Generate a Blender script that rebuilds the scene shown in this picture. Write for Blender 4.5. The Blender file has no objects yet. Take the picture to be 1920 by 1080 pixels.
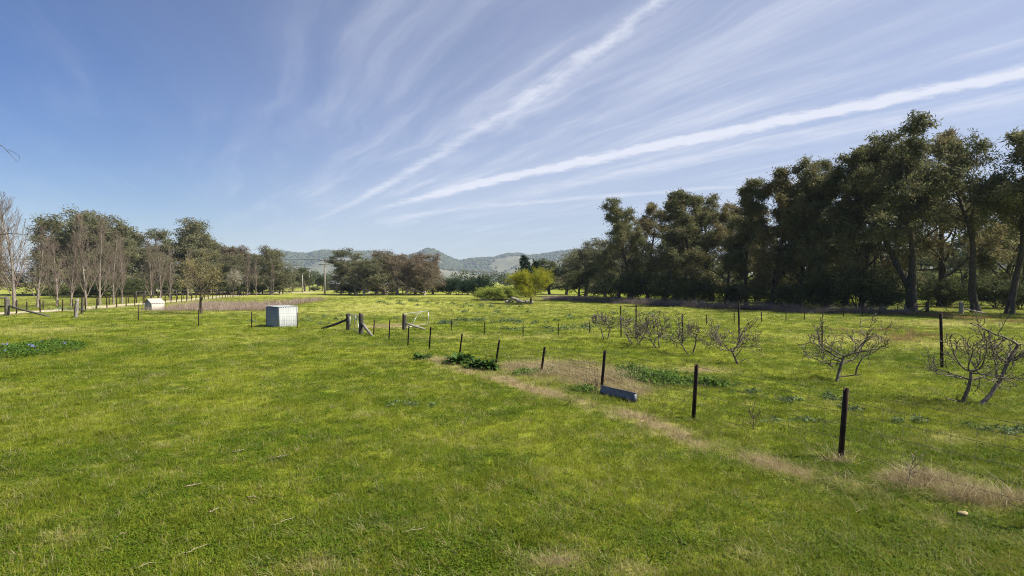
import bpy, math, random
import numpy as np

# ------------------------------------------------------------------ camera, sky, sun, exposure
scene = bpy.context.scene
col = scene.collection
F, H0, HY = 1067.0, 3.0, 527.0            # focal length in 1920-px units, eye height, horizon row
cam_d = bpy.data.cameras.new('camera')
cam_d.sensor_width = 36.0
cam_d.lens = 36.0 * F / 1920.0
cam_d.clip_end = 30000
cam = bpy.data.objects.new('camera', cam_d)
cam.location = (0, 0, H0)
cam.rotation_euler = (math.radians(90) - math.atan((540 - HY) / F), 0, 0)
col.objects.link(cam)
scene.camera = cam

SUN_EL, SUN_DIR = math.radians(46), (0.985, -0.17)
SUN_AZ = math.atan2(SUN_DIR[0], SUN_DIR[1])
sun_d = bpy.data.lights.new('sun', 'SUN')
sun_d.energy = 5.0
sun_d.angle = math.radians(0.53)
sun_d.color = (1.0, 0.94, 0.83)
sun = bpy.data.objects.new('sun', sun_d)
sun.rotation_euler = (math.radians(90) - SUN_EL, 0, math.pi - SUN_AZ)
col.objects.link(sun)

scene.view_settings.view_transform = 'Standard'
scene.view_settings.look = 'None'
scene.view_settings.exposure = 1.0
scene.view_settings.gamma = 1.0
scene.cycles.max_bounces = 5
scene.cycles.diffuse_bounces = 3
scene.cycles.glossy_bounces = 2
scene.cycles.transmission_bounces = 3
scene.cycles.transparent_max_bounces = 4
scene.cycles.volume_bounces = 0
scene.cycles.use_denoising = True
scene.cycles.denoiser = 'OPENIMAGEDENOISE'
scene.cycles.denoising_input_passes = 'RGB_ALBEDO_NORMAL'
scene.cycles.denoising_prefilter = 'NONE'
scene.cycles.use_adaptive_sampling = False
scene.cycles.sample_clamp_indirect = 4.0
scene.render.film_transparent = False
scene.cycles.filter_width = 1.05


class NT:
    """small helper for node graphs"""
    def __init__(s, tree):
        s.t = tree
    def n(s, typ, **kw):
        nd = s.t.nodes.new(typ)
        for k, v in kw.items():
            setattr(nd, k, v)
        return nd
    def put(s, sock, v):
        if v is None:
            return
        if isinstance(v, bpy.types.NodeSocket):
            s.t.links.new(v, sock)
        else:
            if sock.type == 'RGBA' and len(v) == 3:
                v = (*v, 1)
            sock.default_value = v
    def m(s, op, a, b=None, c=None, clamp=False):
        nd = s.n('ShaderNodeMath', operation=op, use_clamp=clamp)
        for i, v in enumerate((a, b, c)):
            s.put(nd.inputs[i], v)
        return nd.outputs[0]
    def mix(s, f, a, b):
        nd = s.n('ShaderNodeMix', data_type='RGBA')
        s.put(nd.inputs[0], f); s.put(nd.inputs[6], a); s.put(nd.inputs[7], b)
        return nd.outputs[2]
    def noise(s, vec, scale, detail=4, rough=0.55, dist=0.0):
        nd = s.n('ShaderNodeTexNoise')
        s.put(nd.inputs['Vector'], vec)
        nd.inputs['Scale'].default_value = scale
        nd.inputs['Detail'].default_value = detail
        nd.inputs['Roughness'].default_value = rough
        nd.inputs['Distortion'].default_value = dist
        return nd.outputs['Fac']
    def comb(s, x, y, z=0.0):
        nd = s.n('ShaderNodeCombineXYZ')
        for i, v in enumerate((x, y, z)):
            s.put(nd.inputs[i], v)
        return nd.outputs[0]
    def ramp(s, f, lo, hi, smooth=True):
        nd = s.n('ShaderNodeMapRange', interpolation_type='SMOOTHSTEP' if smooth else 'LINEAR')
        s.put(nd.inputs[0], f)
        s.put(nd.inputs[1], lo); s.put(nd.inputs[2], hi)
        return nd.outputs[0]


world = bpy.data.worlds.new('World')
scene.world = world
world.use_nodes = True
wt = world.node_tree
wt.nodes.clear()
w = NT(wt)
sky = w.n('ShaderNodeTexSky', sky_type='NISHITA')
sky.sun_disc = False
sky.sun_elevation = SUN_EL
sky.sun_rotation = SUN_AZ
sky.altitude = 450
sky.air_density = 1.0
sky.dust_density = 0.6
sky.ozone_density = 2.2
SKY_K = 0.055
tc = w.n('ShaderNodeTexCoord')
sp = w.n('ShaderNodeSeparateXYZ')
wt.links.new(tc.outputs['Generated'], sp.inputs[0])
dz = w.m('MAXIMUM', sp.outputs[2], 0.015)
cx, cy = w.m('DIVIDE', sp.outputs[0], dz), w.m('DIVIDE', sp.outputs[1], dz)      # the cloud layer as a plane overhead
AL = (-0.465, 0.885)
al = w.m('ADD', w.m('MULTIPLY', cx, AL[0]), w.m('MULTIPLY', cy, AL[1]))
ac = w.m('ADD', w.m('MULTIPLY', cx, AL[1]), w.m('MULTIPLY', cy, -AL[0]))
wob = w.m('MULTIPLY', w.m('SUBTRACT', w.noise(w.comb(cx, cy), 0.55, 3), 0.5), 0.45)
acw = w.m('ADD', ac, wob)
n1 = w.noise(w.comb(w.m('MULTIPLY', al, 0.22), w.m('MULTIPLY', acw, 1.5), 3.1), 1.6, 7, 0.62, 0.5)
n2 = w.noise(w.comb(w.m('MULTIPLY', al, 0.30), w.m('MULTIPLY', acw, 4.5), 8.7), 1.5, 6, 0.6, 0.3)
n3 = w.noise(w.comb(cx, cy, 1.7), 0.42, 4, 0.55, 0.2)
veil = w.ramp(ac, -1.2, 2.7)                                                       # the veil thickens to one side of the sky
fib = w.m('MULTIPLY', w.ramp(n1, 0.36, 0.78), w.m('ADD', w.m('MULTIPLY', w.ramp(n2, 0.30, 0.72), 0.7), 0.35))
patch = w.m('ADD', w.m('MULTIPLY', w.ramp(n3, 0.35, 0.68), 0.75), 0.25)
cir = w.m('MULTIPLY', w.m('MULTIPLY', fib, patch), w.m('ADD', w.m('MULTIPLY', veil, 0.42), 0.12))
cir = w.m('ADD', cir, w.m('MULTIPLY', veil, 0.42))


def trail(x0, y0, x1, y1, x2, y2, wid, amp, nz, lo, near=0.0):
    """a streak of cloud along the parabola x = a + b y + c y^2 of the cloud plane"""
    A = np.array([[1, y0, y0 * y0], [1, y1, y1 * y1], [1, y2, y2 * y2]])
    a, b, c = np.linalg.solve(A, np.array([x0, x1, x2]))
    px = w.m('ADD', w.m('ADD', a, w.m('MULTIPLY', cy, b)), w.m('MULTIPLY', w.m('MULTIPLY', cy, cy), c))
    big = w.m('MULTIPLY', w.m('SUBTRACT', w.noise(w.comb(cx, cy, 5.5), 0.8, 3), 0.5), wid * 1.6)
    fine = w.m('MULTIPLY', w.m('SUBTRACT', w.noise(w.comb(cx, cy, 2.2), nz * 1.4, 7, 0.68), 0.5), wid * 2.6)
    d = w.m('ADD', w.m('ADD', w.m('SUBTRACT', cx, px), big), fine)
    d = w.m('ABSOLUTE', d)
    if near:
        d = w.m('MULTIPLY', d, w.m('MAXIMUM', 1.0, w.m('DIVIDE', near, w.m('MAXIMUM', cy, 0.5))))
    body = w.m('SUBTRACT', 1.0, w.ramp(d, wid * -0.25, wid * 1.55))
    tex = w.m('ADD', w.m('MULTIPLY', w.ramp(w.noise(w.comb(cx, cy, 9.0), nz * 0.8, 6, 0.65), 0.25, 0.75), 0.75), lo + 0.15)
    end = w.m('SUBTRACT', 1.0, w.ramp(cy, y2 * 0.95, y2 * 1.35))
    return w.m('MULTIPLY', w.m('MULTIPLY', w.m('MULTIPLY', body, tex), amp), end)


def cp(px, py):
    z = (HY - py) / F
    return (px - 960) / F / z, 1 / z


t1 = trail(*cp(1920, 140), *cp(1350, 252), *cp(850, 358), 0.17, 0.85, 4.5, 0.45)
t2 = trail(*cp(1250, 5), *cp(930, 222), *cp(640, 392), 0.085, 0.34, 3.5, 0.40, 4.2)
t3 = trail(*cp(1920, 190), *cp(1400, 280), *cp(1000, 360), 0.28, 0.22, 3.5, 0.3)
t4 = trail(*cp(1240, 360), *cp(980, 381), *cp(760, 408), 0.30, 0.30, 2.0, 0.2)
cloud = w.m('ADD', w.m('ADD', cir, t1), w.m('ADD', t2, w.m('ADD', t3, t4)))
low = w.ramp(sp.outputs[2], 0.0, 0.17)
cloud = w.m('MULTIPLY', w.m('MINIMUM', cloud, 0.93), w.m('ADD', w.m('MULTIPLY', low, 0.6), 0.4))
up = w.ramp(sp.outputs[2], -0.01, 0.03)
cloud = w.m('MULTIPLY', cloud, up)
skc = w.mix(1.0, sky.outputs[0], w.mix(w.ramp(sp.outputs[2], 0.0, 0.30), (0.93, 0.91, 0.96), (0.53, 0.71, 1.03)))
skc.node.blend_type = 'MULTIPLY'
CW = 8.1
out_c = w.mix(cloud, skc, (CW * 0.955, CW * 0.985, CW * 1.10))
bg = w.n('ShaderNodeBackground')
wt.links.new(out_c, bg.inputs[0])
bg.inputs[1].default_value = SKY_K
wo = w.n('ShaderNodeOutputWorld')
wt.links.new(bg.outputs[0], wo.inputs[0])

# ------------------------------------------------------------------ helpers
UP = np.array([0., 0., 1.])


def sstep(a, b, x):
    t = np.clip((np.asarray(x, float) - a) / (b - a), 0, 1)
    return t * t * (3 - 2 * t)


_HT = np.random.default_rng(5).random((256, 256))


def vnoise(x, y):
    x = np.asarray(x, float); y = np.asarray(y, float)
    xi = np.floor(x).astype(int); yi = np.floor(y).astype(int)
    fx = x - xi; fy = y - yi
    fx = fx * fx * (3 - 2 * fx); fy = fy * fy * (3 - 2 * fy)
    a = _HT[xi % 256, yi % 256]; b = _HT[(xi + 1) % 256, yi % 256]
    c = _HT[xi % 256, (yi + 1) % 256]; d = _HT[(xi + 1) % 256, (yi + 1) % 256]
    return (a * (1 - fx) + b * fx) * (1 - fy) + (c * (1 - fx) + d * fx) * fy


def fbm(x, y, o=4):
    s = 0; a = 0.5; t = 0
    for i in range(o):
        s = s + a * vnoise(x * 2 ** i + 17.3 * i, y * 2 ** i + 9.1 * i); t += a; a *= 0.5
    return s / t


def gz(x, y):
    """ground height"""
    x = np.asarray(x, float); y = np.asarray(y, float)
    near = np.exp(-((x / 90) ** 2 + ((y - 20) / 90) ** 2))
    z = (fbm(x * 0.22, y * 0.22, 3) - 0.5) * 0.22 * near + (fbm(x * 1.6 + 40, y * 1.6, 2) - 0.5) * 0.05 * near
    z = z + 1.05 * np.exp(-(((x + 17) / 7.5) ** 2 + ((y - 66) / 8.0) ** 2)) + 0.35 * np.exp(-(((x + 9) / 8) ** 2 + ((y - 72) / 9.0) ** 2))
    z = z - 0.35 * sstep(55, 60, y) * sstep(77, 71, y) * sstep(-41, -37, x) * sstep(-22, -27, x)     # the reed-filled dam
    z = z + 6.0 * sstep(48, 120, x) * sstep(62, 135, y)
    return z


def P(px, py):
    """where the sight line through a pixel meets the ground"""
    d = F * H0 / max(py - HY, 2)
    for _ in range(12):
        x = (px - 960) / F * d
        z = float(gz(x, d))
        d = 0.5 * d + 0.5 * F * (H0 - z) / max(py - HY, 2)
    x = (px - 960) / F * d
    return np.array([x, d, float(gz(x, d))])


def G(px, d):
    x = (px - 960) / F * d
    return np.array([x, d, float(gz(x, d))])


def top_h(py, p):
    """height above the foot p of something whose top shows at row py"""
    return (HY - py) / F * p[1] + H0 - p[2]


def mesh_np(name, V, quads=None, tris=None, attrs=None, smooth=False):
    me = bpy.data.meshes.new(name)
    V = np.asarray(V, np.float32).reshape(-1, 3)
    loops, starts, n = [], [], 0
    if quads is not None and len(quads):
        q = np.asarray(quads, np.int32).reshape(-1, 4)
        loops.append(q.ravel()); starts.append(np.arange(len(q)) * 4); n = q.size
    if tris is not None and len(tris):
        t = np.asarray(tris, np.int32).reshape(-1, 3)
        loops.append(t.ravel()); starts.append(n + np.arange(len(t)) * 3)
    L = np.concatenate(loops).astype(np.int32); S = np.concatenate(starts).astype(np.int32)
    me.vertices.add(len(V)); me.vertices.foreach_set('co', V.ravel())
    me.loops.add(len(L)); me.loops.foreach_set('vertex_index', L)
    me.polygons.add(len(S)); me.polygons.foreach_set('loop_start', S)
    if smooth:
        me.polygons.foreach_set('use_smooth', np.ones(len(S), bool))
    for k, v in (attrs or {}).items():
        a = me.attributes.new(k, 'FLOAT', 'POINT')
        a.data.foreach_set('value', np.asarray(v, np.float32).ravel())
    me.update(calc_edges=True)
    me.validate()
    return me


def link(name, me, mat=None, parent=None):
    o = bpy.data.objects.new(name, me)
    col.objects.link(o)
    if mat is not None and not me.materials:
        me.materials.append(mat)
    if parent is not None:
        o.parent = parent
    return o


def tag(o, label=None, cat=None, group=None, kind=None):
    for k, v in (('label', label), ('category', cat), ('group', group), ('kind', kind)):
        if v:
            o[k] = v
    return o


def empty(name, loc, rz=0.0, label=None, cat=None, group=None):
    o = bpy.data.objects.new(name, None)
    o.empty_display_size = 0.2
    col.objects.link(o)
    o.location = [float(c) for c in loc]
    o.rotation_euler = (0, 0, rz)
    return tag(o, label, cat, group)


def nrm(v):
    v = np.asarray(v, float)
    return v / np.maximum(np.linalg.norm(v, axis=-1, keepdims=True), 1e-9)


class MB:
    """collects shapes for one mesh"""
    def __init__(s):
        s.V = []; s.Q = []; s.T = []; s.n = 0
    def add(s, V, Q=None, T=None):
        V = np.asarray(V, float).reshape(-1, 3)
        if Q is not None and len(Q): s.Q.append(np.asarray(Q).reshape(-1, 4) + s.n)
        if T is not None and len(T): s.T.append(np.asarray(T).reshape(-1, 3) + s.n)
        s.V.append(V); s.n += len(V)
        return s
    def box(s, c, size, ax=None):
        sx, sy, sz = [v / 2 for v in size]
        v = np.array([[x, y, z] for x in (-sx, sx) for y in (-sy, sy) for z in (-sz, sz)])
        if ax is not None:
            v = v @ np.asarray(ax)
        s.add(v + np.asarray(c), [[0, 1, 3, 2], [4, 6, 7, 5], [0, 4, 5, 1], [2, 3, 7, 6], [0, 2, 6, 4], [1, 5, 7, 3]])
        return s
    def tube(s, pts, r, sides=6, cap=True):
        pts = np.asarray(pts, float); n = len(pts)
        r = np.broadcast_to(np.asarray(r, float), (n,))
        V, Q = tubes(pts[None], r[None], sides)
        T = []
        if cap:
            b = (n - 1) * sides
            T = [[0, i + 1, i] for i in range(1, sides - 1)] + [[b, b + i, b + i + 1] for i in range(1, sides - 1)]
        s.add(V, Q, T)
        return s
    def build(s, name, mat, parent=None, smooth=False):
        Q = np.concatenate(s.Q) if s.Q else None
        T = np.concatenate(s.T) if s.T else None
        return link(name, mesh_np(name, np.concatenate(s.V), Q, T, smooth=smooth), mat, parent)


def tubes(P_, R_, S):
    """P_ (B,n,3) polylines, R_ (B,n) radii -> verts, quads"""
    B, n, _ = P_.shape
    d = np.empty_like(P_)
    d[:, 1:-1] = P_[:, 2:] - P_[:, :-2] if n > 2 else d[:, 1:-1]
    d[:, 0] = P_[:, 1] - P_[:, 0]; d[:, -1] = P_[:, -1] - P_[:, -2]
    d = nrm(d)
    ref = np.where(np.abs(nrm(P_[:, -1] - P_[:, 0])[:, None, 2:3]) < 0.8, np.array([0, 0, 1.]), np.array([1., 0, 0]))
    u = nrm(np.cross(d, ref)); v = np.cross(d, u)
    a = np.arange(S) * 2 * math.pi / S
    ring = P_[:, :, None, :] + R_[:, :, None, None] * (np.cos(a)[:, None] * u[:, :, None, :] + np.sin(a)[:, None] * v[:, :, None, :])
    idx = np.arange(B * n * S).reshape(B, n, S)
    nx = np.roll(idx, -1, axis=2)
    Q = np.stack([idx[:, :-1], nx[:, :-1], nx[:, 1:], idx[:, 1:]], -1)
    return ring.reshape(-1, 3), Q.reshape(-1, 4)


def tube_mesh(lines):
    """lines: list of (pts, radii, sides); groups equal shapes and builds them at once"""
    groups = {}
    for p, r, s in lines:
        groups.setdefault((len(p), s), []).append((p, r))
    V, Q, n = [], [], 0
    for (k, s), L in groups.items():
        v, q = tubes(np.array([l[0] for l in L], float), np.array([l[1] for l in L], float), s)
        V.append(v); Q.append(q + n); n += len(v)
    return np.concatenate(V), np.concatenate(Q)


def leaf_mesh(C, A, Bv, l, wd):
    """kite-shaped leaves"""
    C = np.asarray(C); l = np.asarray(l)[:, None]; wd = np.asarray(wd)[:, None]
    V = np.stack([C, C + A * l * 0.45 + Bv * wd * 0.5, C + A * l, C + A * l * 0.45 - Bv * wd * 0.5], 1)
    return V.reshape(-1, 3), np.arange(len(C) * 4).reshape(-1, 4)


# ------------------------------------------------------------------ materials
def new_mat(name):
    m = bpy.data.materials.new(name)
    m.use_nodes = True
    m.node_tree.nodes.clear()
    t = NT(m.node_tree)
    o = t.n('ShaderNodeOutputMaterial')
    return m, t, o


def solid(name, c1, c2=None, scale=6.0, rough=0.8, metal=0.0, stretch=(1, 1, 1), bump=0.0, lo=0.35, hi=0.65, coord='Object', spec=0.3):
    m, t, o = new_mat(name)
    tcn = t.n('ShaderNodeTexCoord')
    mp = t.n('ShaderNodeMapping')
    mp.inputs['Scale'].default_value = stretch
    m.node_tree.links.new(tcn.outputs[coord], mp.inputs[0])
    nz = t.noise(mp.outputs[0], scale, 6, 0.65)
    b = t.n('ShaderNodeBsdfPrincipled')
    t.put(b.inputs['Base Color'], t.mix(t.ramp(nz, lo, hi), c1, c2 or c1))
    b.inputs['Roughness'].default_value = rough
    b.inputs['Metallic'].default_value = metal
    b.inputs['Specular IOR Level'].default_value = spec
    if bump:
        bp = t.n('ShaderNodeBump')
        bp.inputs['Strength'].default_value = bump
        bp.inputs['Distance'].default_value = 0.02
        t.put(bp.inputs['Height'], nz)
        t.put(b.inputs['Normal'], bp.outputs[0])
    t.put(o.inputs[0], b.outputs[0])
    return m


def leafy(name, c_lo, c_hi, c_odd=None, odd=0.5, trans=0.3, rough=0.6):
    """foliage: each leaf takes its own tint from a stored value"""
    m, t, o = new_mat(name)
    at = t.n('ShaderNodeAttribute', attribute_name='tint')
    geo = t.n('ShaderNodeNewGeometry')
    oi = t.n('ShaderNodeObjectInfo')
    big = t.noise(geo.outputs['Position'], 0.55, 3)
    f = t.m('ADD', t.m('MULTIPLY', at.outputs['Fac'], 0.65), t.m('MULTIPLY', t.m('SUBTRACT', big, 0.3), 0.8))
    f = t.m('ADD', f, t.m('MULTIPLY', t.m('SUBTRACT', oi.outputs['Random'], 0.5), 0.25), clamp=True)
    c = t.mix(f, c_lo, c_hi)
    if c_odd:
        c = t.mix(t.m('MULTIPLY', t.ramp(t.noise(geo.outputs['Position'], 0.8, 3), 0.46, 0.68), odd), c, c_odd)
    d = t.n('ShaderNodeBsdfPrincipled')
    t.put(d.inputs['Base Color'], c)
    d.inputs['Roughness'].default_value = rough
    d.inputs['Specular IOR Level'].default_value = 0.08
    tr = t.n('ShaderNodeBsdfTranslucent')
    t.put(tr.inputs[0], c)
    mx = t.n('ShaderNodeMixShader')
    mx.inputs[0].default_value = trans
    t.put(mx.inputs[1], d.outputs[0]); t.put(mx.inputs[2], tr.outputs[0])
    t.put(o.inputs[0], mx.outputs[0])
    return m


def meadow_group():
    g = bpy.data.node_groups.new('meadow_colour', 'ShaderNodeTree')
    g.interface.new_socket('Dry', in_out='INPUT', socket_type='NodeSocketFloat')
    g.interface.new_socket('Tint', in_out='INPUT', socket_type='NodeSocketFloat')
    g.interface.new_socket('Color', in_out='OUTPUT', socket_type='NodeSocketColor')
    t = NT(g)
    gi = t.n('NodeGroupInput'); go = t.n('NodeGroupOutput')
    pos = t.n('ShaderNodeNewGeometry').outputs['Position']
    a = t.noise(pos, 0.16, 5, 0.6)
    b = t.noise(pos, 0.9, 5, 0.65)
    c = t.noise(pos, 5.0, 4, 0.65)
    f = t.m('ADD', t.m('MULTIPLY', a, 0.55), t.m('ADD', t.m('MULTIPLY', b, 0.45), t.m('MULTIPLY', c, 0.30)))
    f = t.m('ADD', f, t.m('MULTIPLY', t.m('SUBTRACT', gi.outputs['Tint'], 0.5), 0.30))
    lush = t.mix(t.ramp(f, 0.42, 0.84), (0.086, 0.126, 0.005), (0.228, 0.252, 0.022))
    d = t.m('ADD', gi.outputs['Dry'], t.m('MULTIPLY', t.m('SUBTRACT', t.m('ADD', t.m('MULTIPLY', b, 0.5), t.m('MULTIPLY', c, 0.5)), 0.5), 1.5))
    lush = t.mix(t.ramp(d, 0.02, 0.50), lush, t.mix(t.ramp(f, 0.45, 0.8), (0.210, 0.230, 0.030), (0.330, 0.325, 0.080)))
    straw = t.mix(t.ramp(t.noise(pos, 9.0, 5, 0.75), 0.36, 0.62), (0.16, 0.115, 0.054), (0.43, 0.355, 0.18))
    t.put(go.inputs[0], t.mix(t.ramp(t.m('ADD', d, t.m('MULTIPLY', t.m('SUBTRACT', t.noise(pos, 16.0, 4, 0.7), 0.5), 1.1)), 0.52, 0.84), lush, straw))
    return g


MEADOW = meadow_group()


def ground_material():
    m, t, o = new_mat('pasture_soil')
    gr = t.n('ShaderNodeGroup'); gr.node_tree = MEADOW
    t.put(gr.inputs[0], t.n('ShaderNodeAttribute', attribute_name='dry').outputs['Fac'])
    pos = t.n('ShaderNodeNewGeometry').outputs['Position']
    fine = t.noise(pos, 14.0, 5, 0.7)
    t.put(gr.inputs[1], fine)
    b = t.n('ShaderNodeBsdfPrincipled')
    b.inputs['Roughness'].default_value = 0.95
    b.inputs['Specular IOR Level'].default_value = 0.1
    soil = t.n('ShaderNodeAttribute', attribute_name='road').outputs['Fac']
    rc = t.mix(t.noise(pos, 1.2, 5), (0.36, 0.30, 0.20), (0.50, 0.43, 0.31))
    t.put(b.inputs['Base Color'], t.mix(soil, gr.outputs[0], rc))
    bp = t.n('ShaderNodeBump')
    bp.inputs['Strength'].default_value = 0.8
    bp.inputs['Distance'].default_value = 0.06
    t.put(bp.inputs['Height'], t.m('ADD', t.m('MULTIPLY', fine, 0.5), t.noise(pos, 2.2, 5, 0.7)))
    t.put(b.inputs['Normal'], bp.outputs[0])
    t.put(o.inputs[0], b.outputs[0])
    return m


def grass_material(name, shift=None, mixf=0.0):
    m, t, o = new_mat(name)
    gr = t.n('ShaderNodeGroup'); gr.node_tree = MEADOW
    t.put(gr.inputs[0], t.n('ShaderNodeAttribute', attribute_name='dry', attribute_type='INSTANCER').outputs['Fac'])
    t.put(gr.inputs[1], t.n('ShaderNodeAttribute', attribute_name='tint', attribute_type='GEOMETRY').outputs['Fac'])
    c = gr.outputs[0]
    if name == 'straw_blade':
        tn = t.n('ShaderNodeAttribute', attribute_name='tint', attribute_type='GEOMETRY').outputs['Fac']
        c = t.mix(mixf, c, t.mix(tn, (0.19, 0.138, 0.064), (0.56, 0.485, 0.285)))
    elif shift:
        c = t.mix(mixf, c, shift)
    d = t.n('ShaderNodeBsdfPrincipled')
    t.put(d.inputs['Base Color'], c)
    d.inputs['Roughness'].default_value = 0.7
    d.inputs['Specular IOR Level'].default_value = 0.12
    tr = t.n('ShaderNodeBsdfTranslucent')
    t.put(tr.inputs[0], c)
    mx = t.n('ShaderNodeMixShader'); mx.inputs[0].default_value = 0.35
    t.put(mx.inputs[1], d.outputs[0]); t.put(mx.inputs[2], tr.outputs[0])
    t.put(o.inputs[0], mx.outputs[0])
    return m


M = {
    'ground': ground_material(),
    'grass': grass_material('grass_blade'),
    'straw': grass_material('straw_blade', (0.46, 0.365, 0.20), 0.75),
    'clover': grass_material('clover_leaf', (0.045, 0.115, 0.006), 0.6),
    'thistle': leafy('thistle_leaf', (0.07, 0.11, 0.045), (0.15, 0.20, 0.095), trans=0.15),
    'weed': leafy('weed_leaf', (0.05, 0.11, 0.015), (0.14, 0.21, 0.04)),
    'reed': leafy('reed_stem', (0.27, 0.20, 0.15), (0.50, 0.40, 0.31), trans=0.25),
    'bramble': leafy('bramble_cane', (0.17, 0.135, 0.11), (0.38, 0.31, 0.26), trans=0.3),
    'rust_grass': leafy('rusty_grass', (0.20, 0.12, 0.055), (0.34, 0.22, 0.11), trans=0.2),
    'acanthus': leafy('glossy_leaf', (0.020, 0.048, 0.008), (0.060, 0.115, 0.020), trans=0.15, rough=0.5),
    'she_oak': leafy('she_oak_needles', (0.068, 0.079, 0.032), (0.215, 0.213, 0.094), (0.225, 0.172, 0.092), 0.42, 0.42),
    'she_oak_brown': leafy('she_oak_brown_needles', (0.105, 0.100, 0.042), (0.26, 0.222, 0.096), (0.24, 0.17, 0.09), 0.6, 0.42),
    'gum': leafy('gum_leaves', (0.092, 0.102, 0.050), (0.240, 0.235, 0.122), (0.20, 0.150, 0.098), 0.45, 0.36),
    'gum_red': leafy('reddish_gum_leaves', (0.112, 0.098, 0.062), (0.255, 0.212, 0.136), (0.23, 0.158, 0.115), 0.8, 0.36),
    'conifer': leafy('conifer_needles', (0.010, 0.026, 0.010), (0.030, 0.060, 0.022), trans=0.12),
    'willow': leafy('young_willow_leaves', (0.19, 0.205, 0.010), (0.38, 0.375, 0.035), trans=0.45),
    'willow_g': leafy('green_willow_leaves', (0.17, 0.22, 0.03), (0.34, 0.38, 0.075), trans=0.45),
    'bud': leafy('opening_buds', (0.22, 0.19, 0.085), (0.44, 0.39, 0.18), trans=0.35),
    'blossom': leafy('pale_blossom', (0.38, 0.34, 0.25), (0.62, 0.58, 0.45), trans=0.35),
    'scrub': leafy('scrub_leaves', (0.040, 0.054, 0.018), (0.115, 0.130, 0.045), trans=0.3),
    'peri': leafy('periwinkle_leaf', (0.035, 0.085, 0.010), (0.110, 0.190, 0.028), trans=0.25, rough=0.5),
    'petal': solid('violet_petal', (0.13, 0.12, 0.40), (0.26, 0.25, 0.52), 30, 0.6),
    'bark_dark': solid('dark_furrowed_bark', (0.030, 0.025, 0.020), (0.092, 0.078, 0.063), 5, 0.95, stretch=(3, 3, 0.5), bump=0.6),
    'bark_gum': solid('pale_gum_bark', (0.16, 0.13, 0.10), (0.40, 0.36, 0.30), 1.2, 0.85, stretch=(2, 2, 0.4), bump=0.3),
    'bark_poplar': solid('grey_poplar_bark', (0.13, 0.105, 0.085), (0.26, 0.22, 0.185), 4, 0.9, stretch=(2, 2, 0.6)),
    'twig_poplar': solid('brown_poplar_twig', (0.13, 0.098, 0.075), (0.22, 0.175, 0.14), 2, 0.9),
    'bark_fig': solid('pale_fig_bark', (0.058, 0.045, 0.033), (0.20, 0.165, 0.13), 9, 0.85, stretch=(1, 1, 0.5), bump=0.5),
    'bark_brown': solid('brown_bark', (0.05, 0.036, 0.026), (0.12, 0.09, 0.065), 6, 0.95, stretch=(2, 2, 0.5), bump=0.5),
    'picket': solid('rusty_black_steel', (0.016, 0.012, 0.010), (0.060, 0.032, 0.020), 11, 0.75, metal=0.2, stretch=(1, 1, 0.5)),
    'wire': solid('weathered_wire', (0.06, 0.056, 0.05), (0.13, 0.122, 0.11), 20, 0.6, metal=0.5),
    'rust_wire': solid('rusty_wire', (0.07, 0.035, 0.020), (0.14, 0.075, 0.045), 20, 0.8, metal=0.2),
    'timber': solid('weathered_timber', (0.055, 0.046, 0.038), (0.165, 0.145, 0.125), 7, 0.92, stretch=(4, 4, 0.35), bump=0.6),
    'timber_dark': solid('dark_weathered_timber', (0.025, 0.021, 0.018), (0.080, 0.068, 0.058), 7, 0.92, stretch=(4, 4, 0.35), bump=0.6),
    'timber_pale': solid('pale_grey_timber', (0.13, 0.115, 0.098), (0.30, 0.275, 0.24), 7, 0.9, stretch=(4, 4, 0.35), bump=0.5),
    'galv': solid('galvanised_pipe', (0.32, 0.33, 0.33), (0.50, 0.51, 0.50), 12, 0.45, metal=0.6),
    'white_iron': solid('white_painted_iron', (0.19, 0.205, 0.195), (0.285, 0.30, 0.29), 3, 0.5, stretch=(6, 6, 0.4), lo=0.25, hi=0.6),
    'cream_iron': solid('cream_painted_iron', (0.27, 0.245, 0.205), (0.37, 0.34, 0.295), 3, 0.55, stretch=(6, 6, 0.5), lo=0.25, hi=0.6),
    'steel': solid('dull_blue_steel', (0.085, 0.092, 0.115), (0.15, 0.16, 0.19), 5, 0.6, metal=0.2, stretch=(1, 1, 3)),
    'pole': solid('grey_pole_timber', (0.16, 0.145, 0.125), (0.34, 0.315, 0.28), 5, 0.9, stretch=(4, 4, 0.2)),
    'ceramic': solid('insulator', (0.35, 0.33, 0.30), (0.5, 0.48, 0.45), 5, 0.3),
    'stick': solid('dead_stick', (0.20, 0.155, 0.10), (0.36, 0.30, 0.21), 12, 0.9),
    'straw_stick': solid('dead_stalk', (0.28, 0.23, 0.14), (0.42, 0.37, 0.26), 12, 0.9),
    'fungus': solid('pale_puffball', (0.26, 0.20, 0.10), (0.38, 0.31, 0.17), 18, 0.8),
    'wall_pale': solid('pale_house_wall', (0.42, 0.40, 0.37), (0.55, 0.53, 0.50), 2, 0.85),
    'roof_grey': solid('grey_iron_roof', (0.30, 0.31, 0.32), (0.42, 0.43, 0.44), 1.5, 0.5, metal=0.2),
    'glass_or_bay_shade': solid('dark_glass_and_bay_shade', (0.02, 0.022, 0.025), None, 1, 0.15),
    'hill': None,
}


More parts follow.
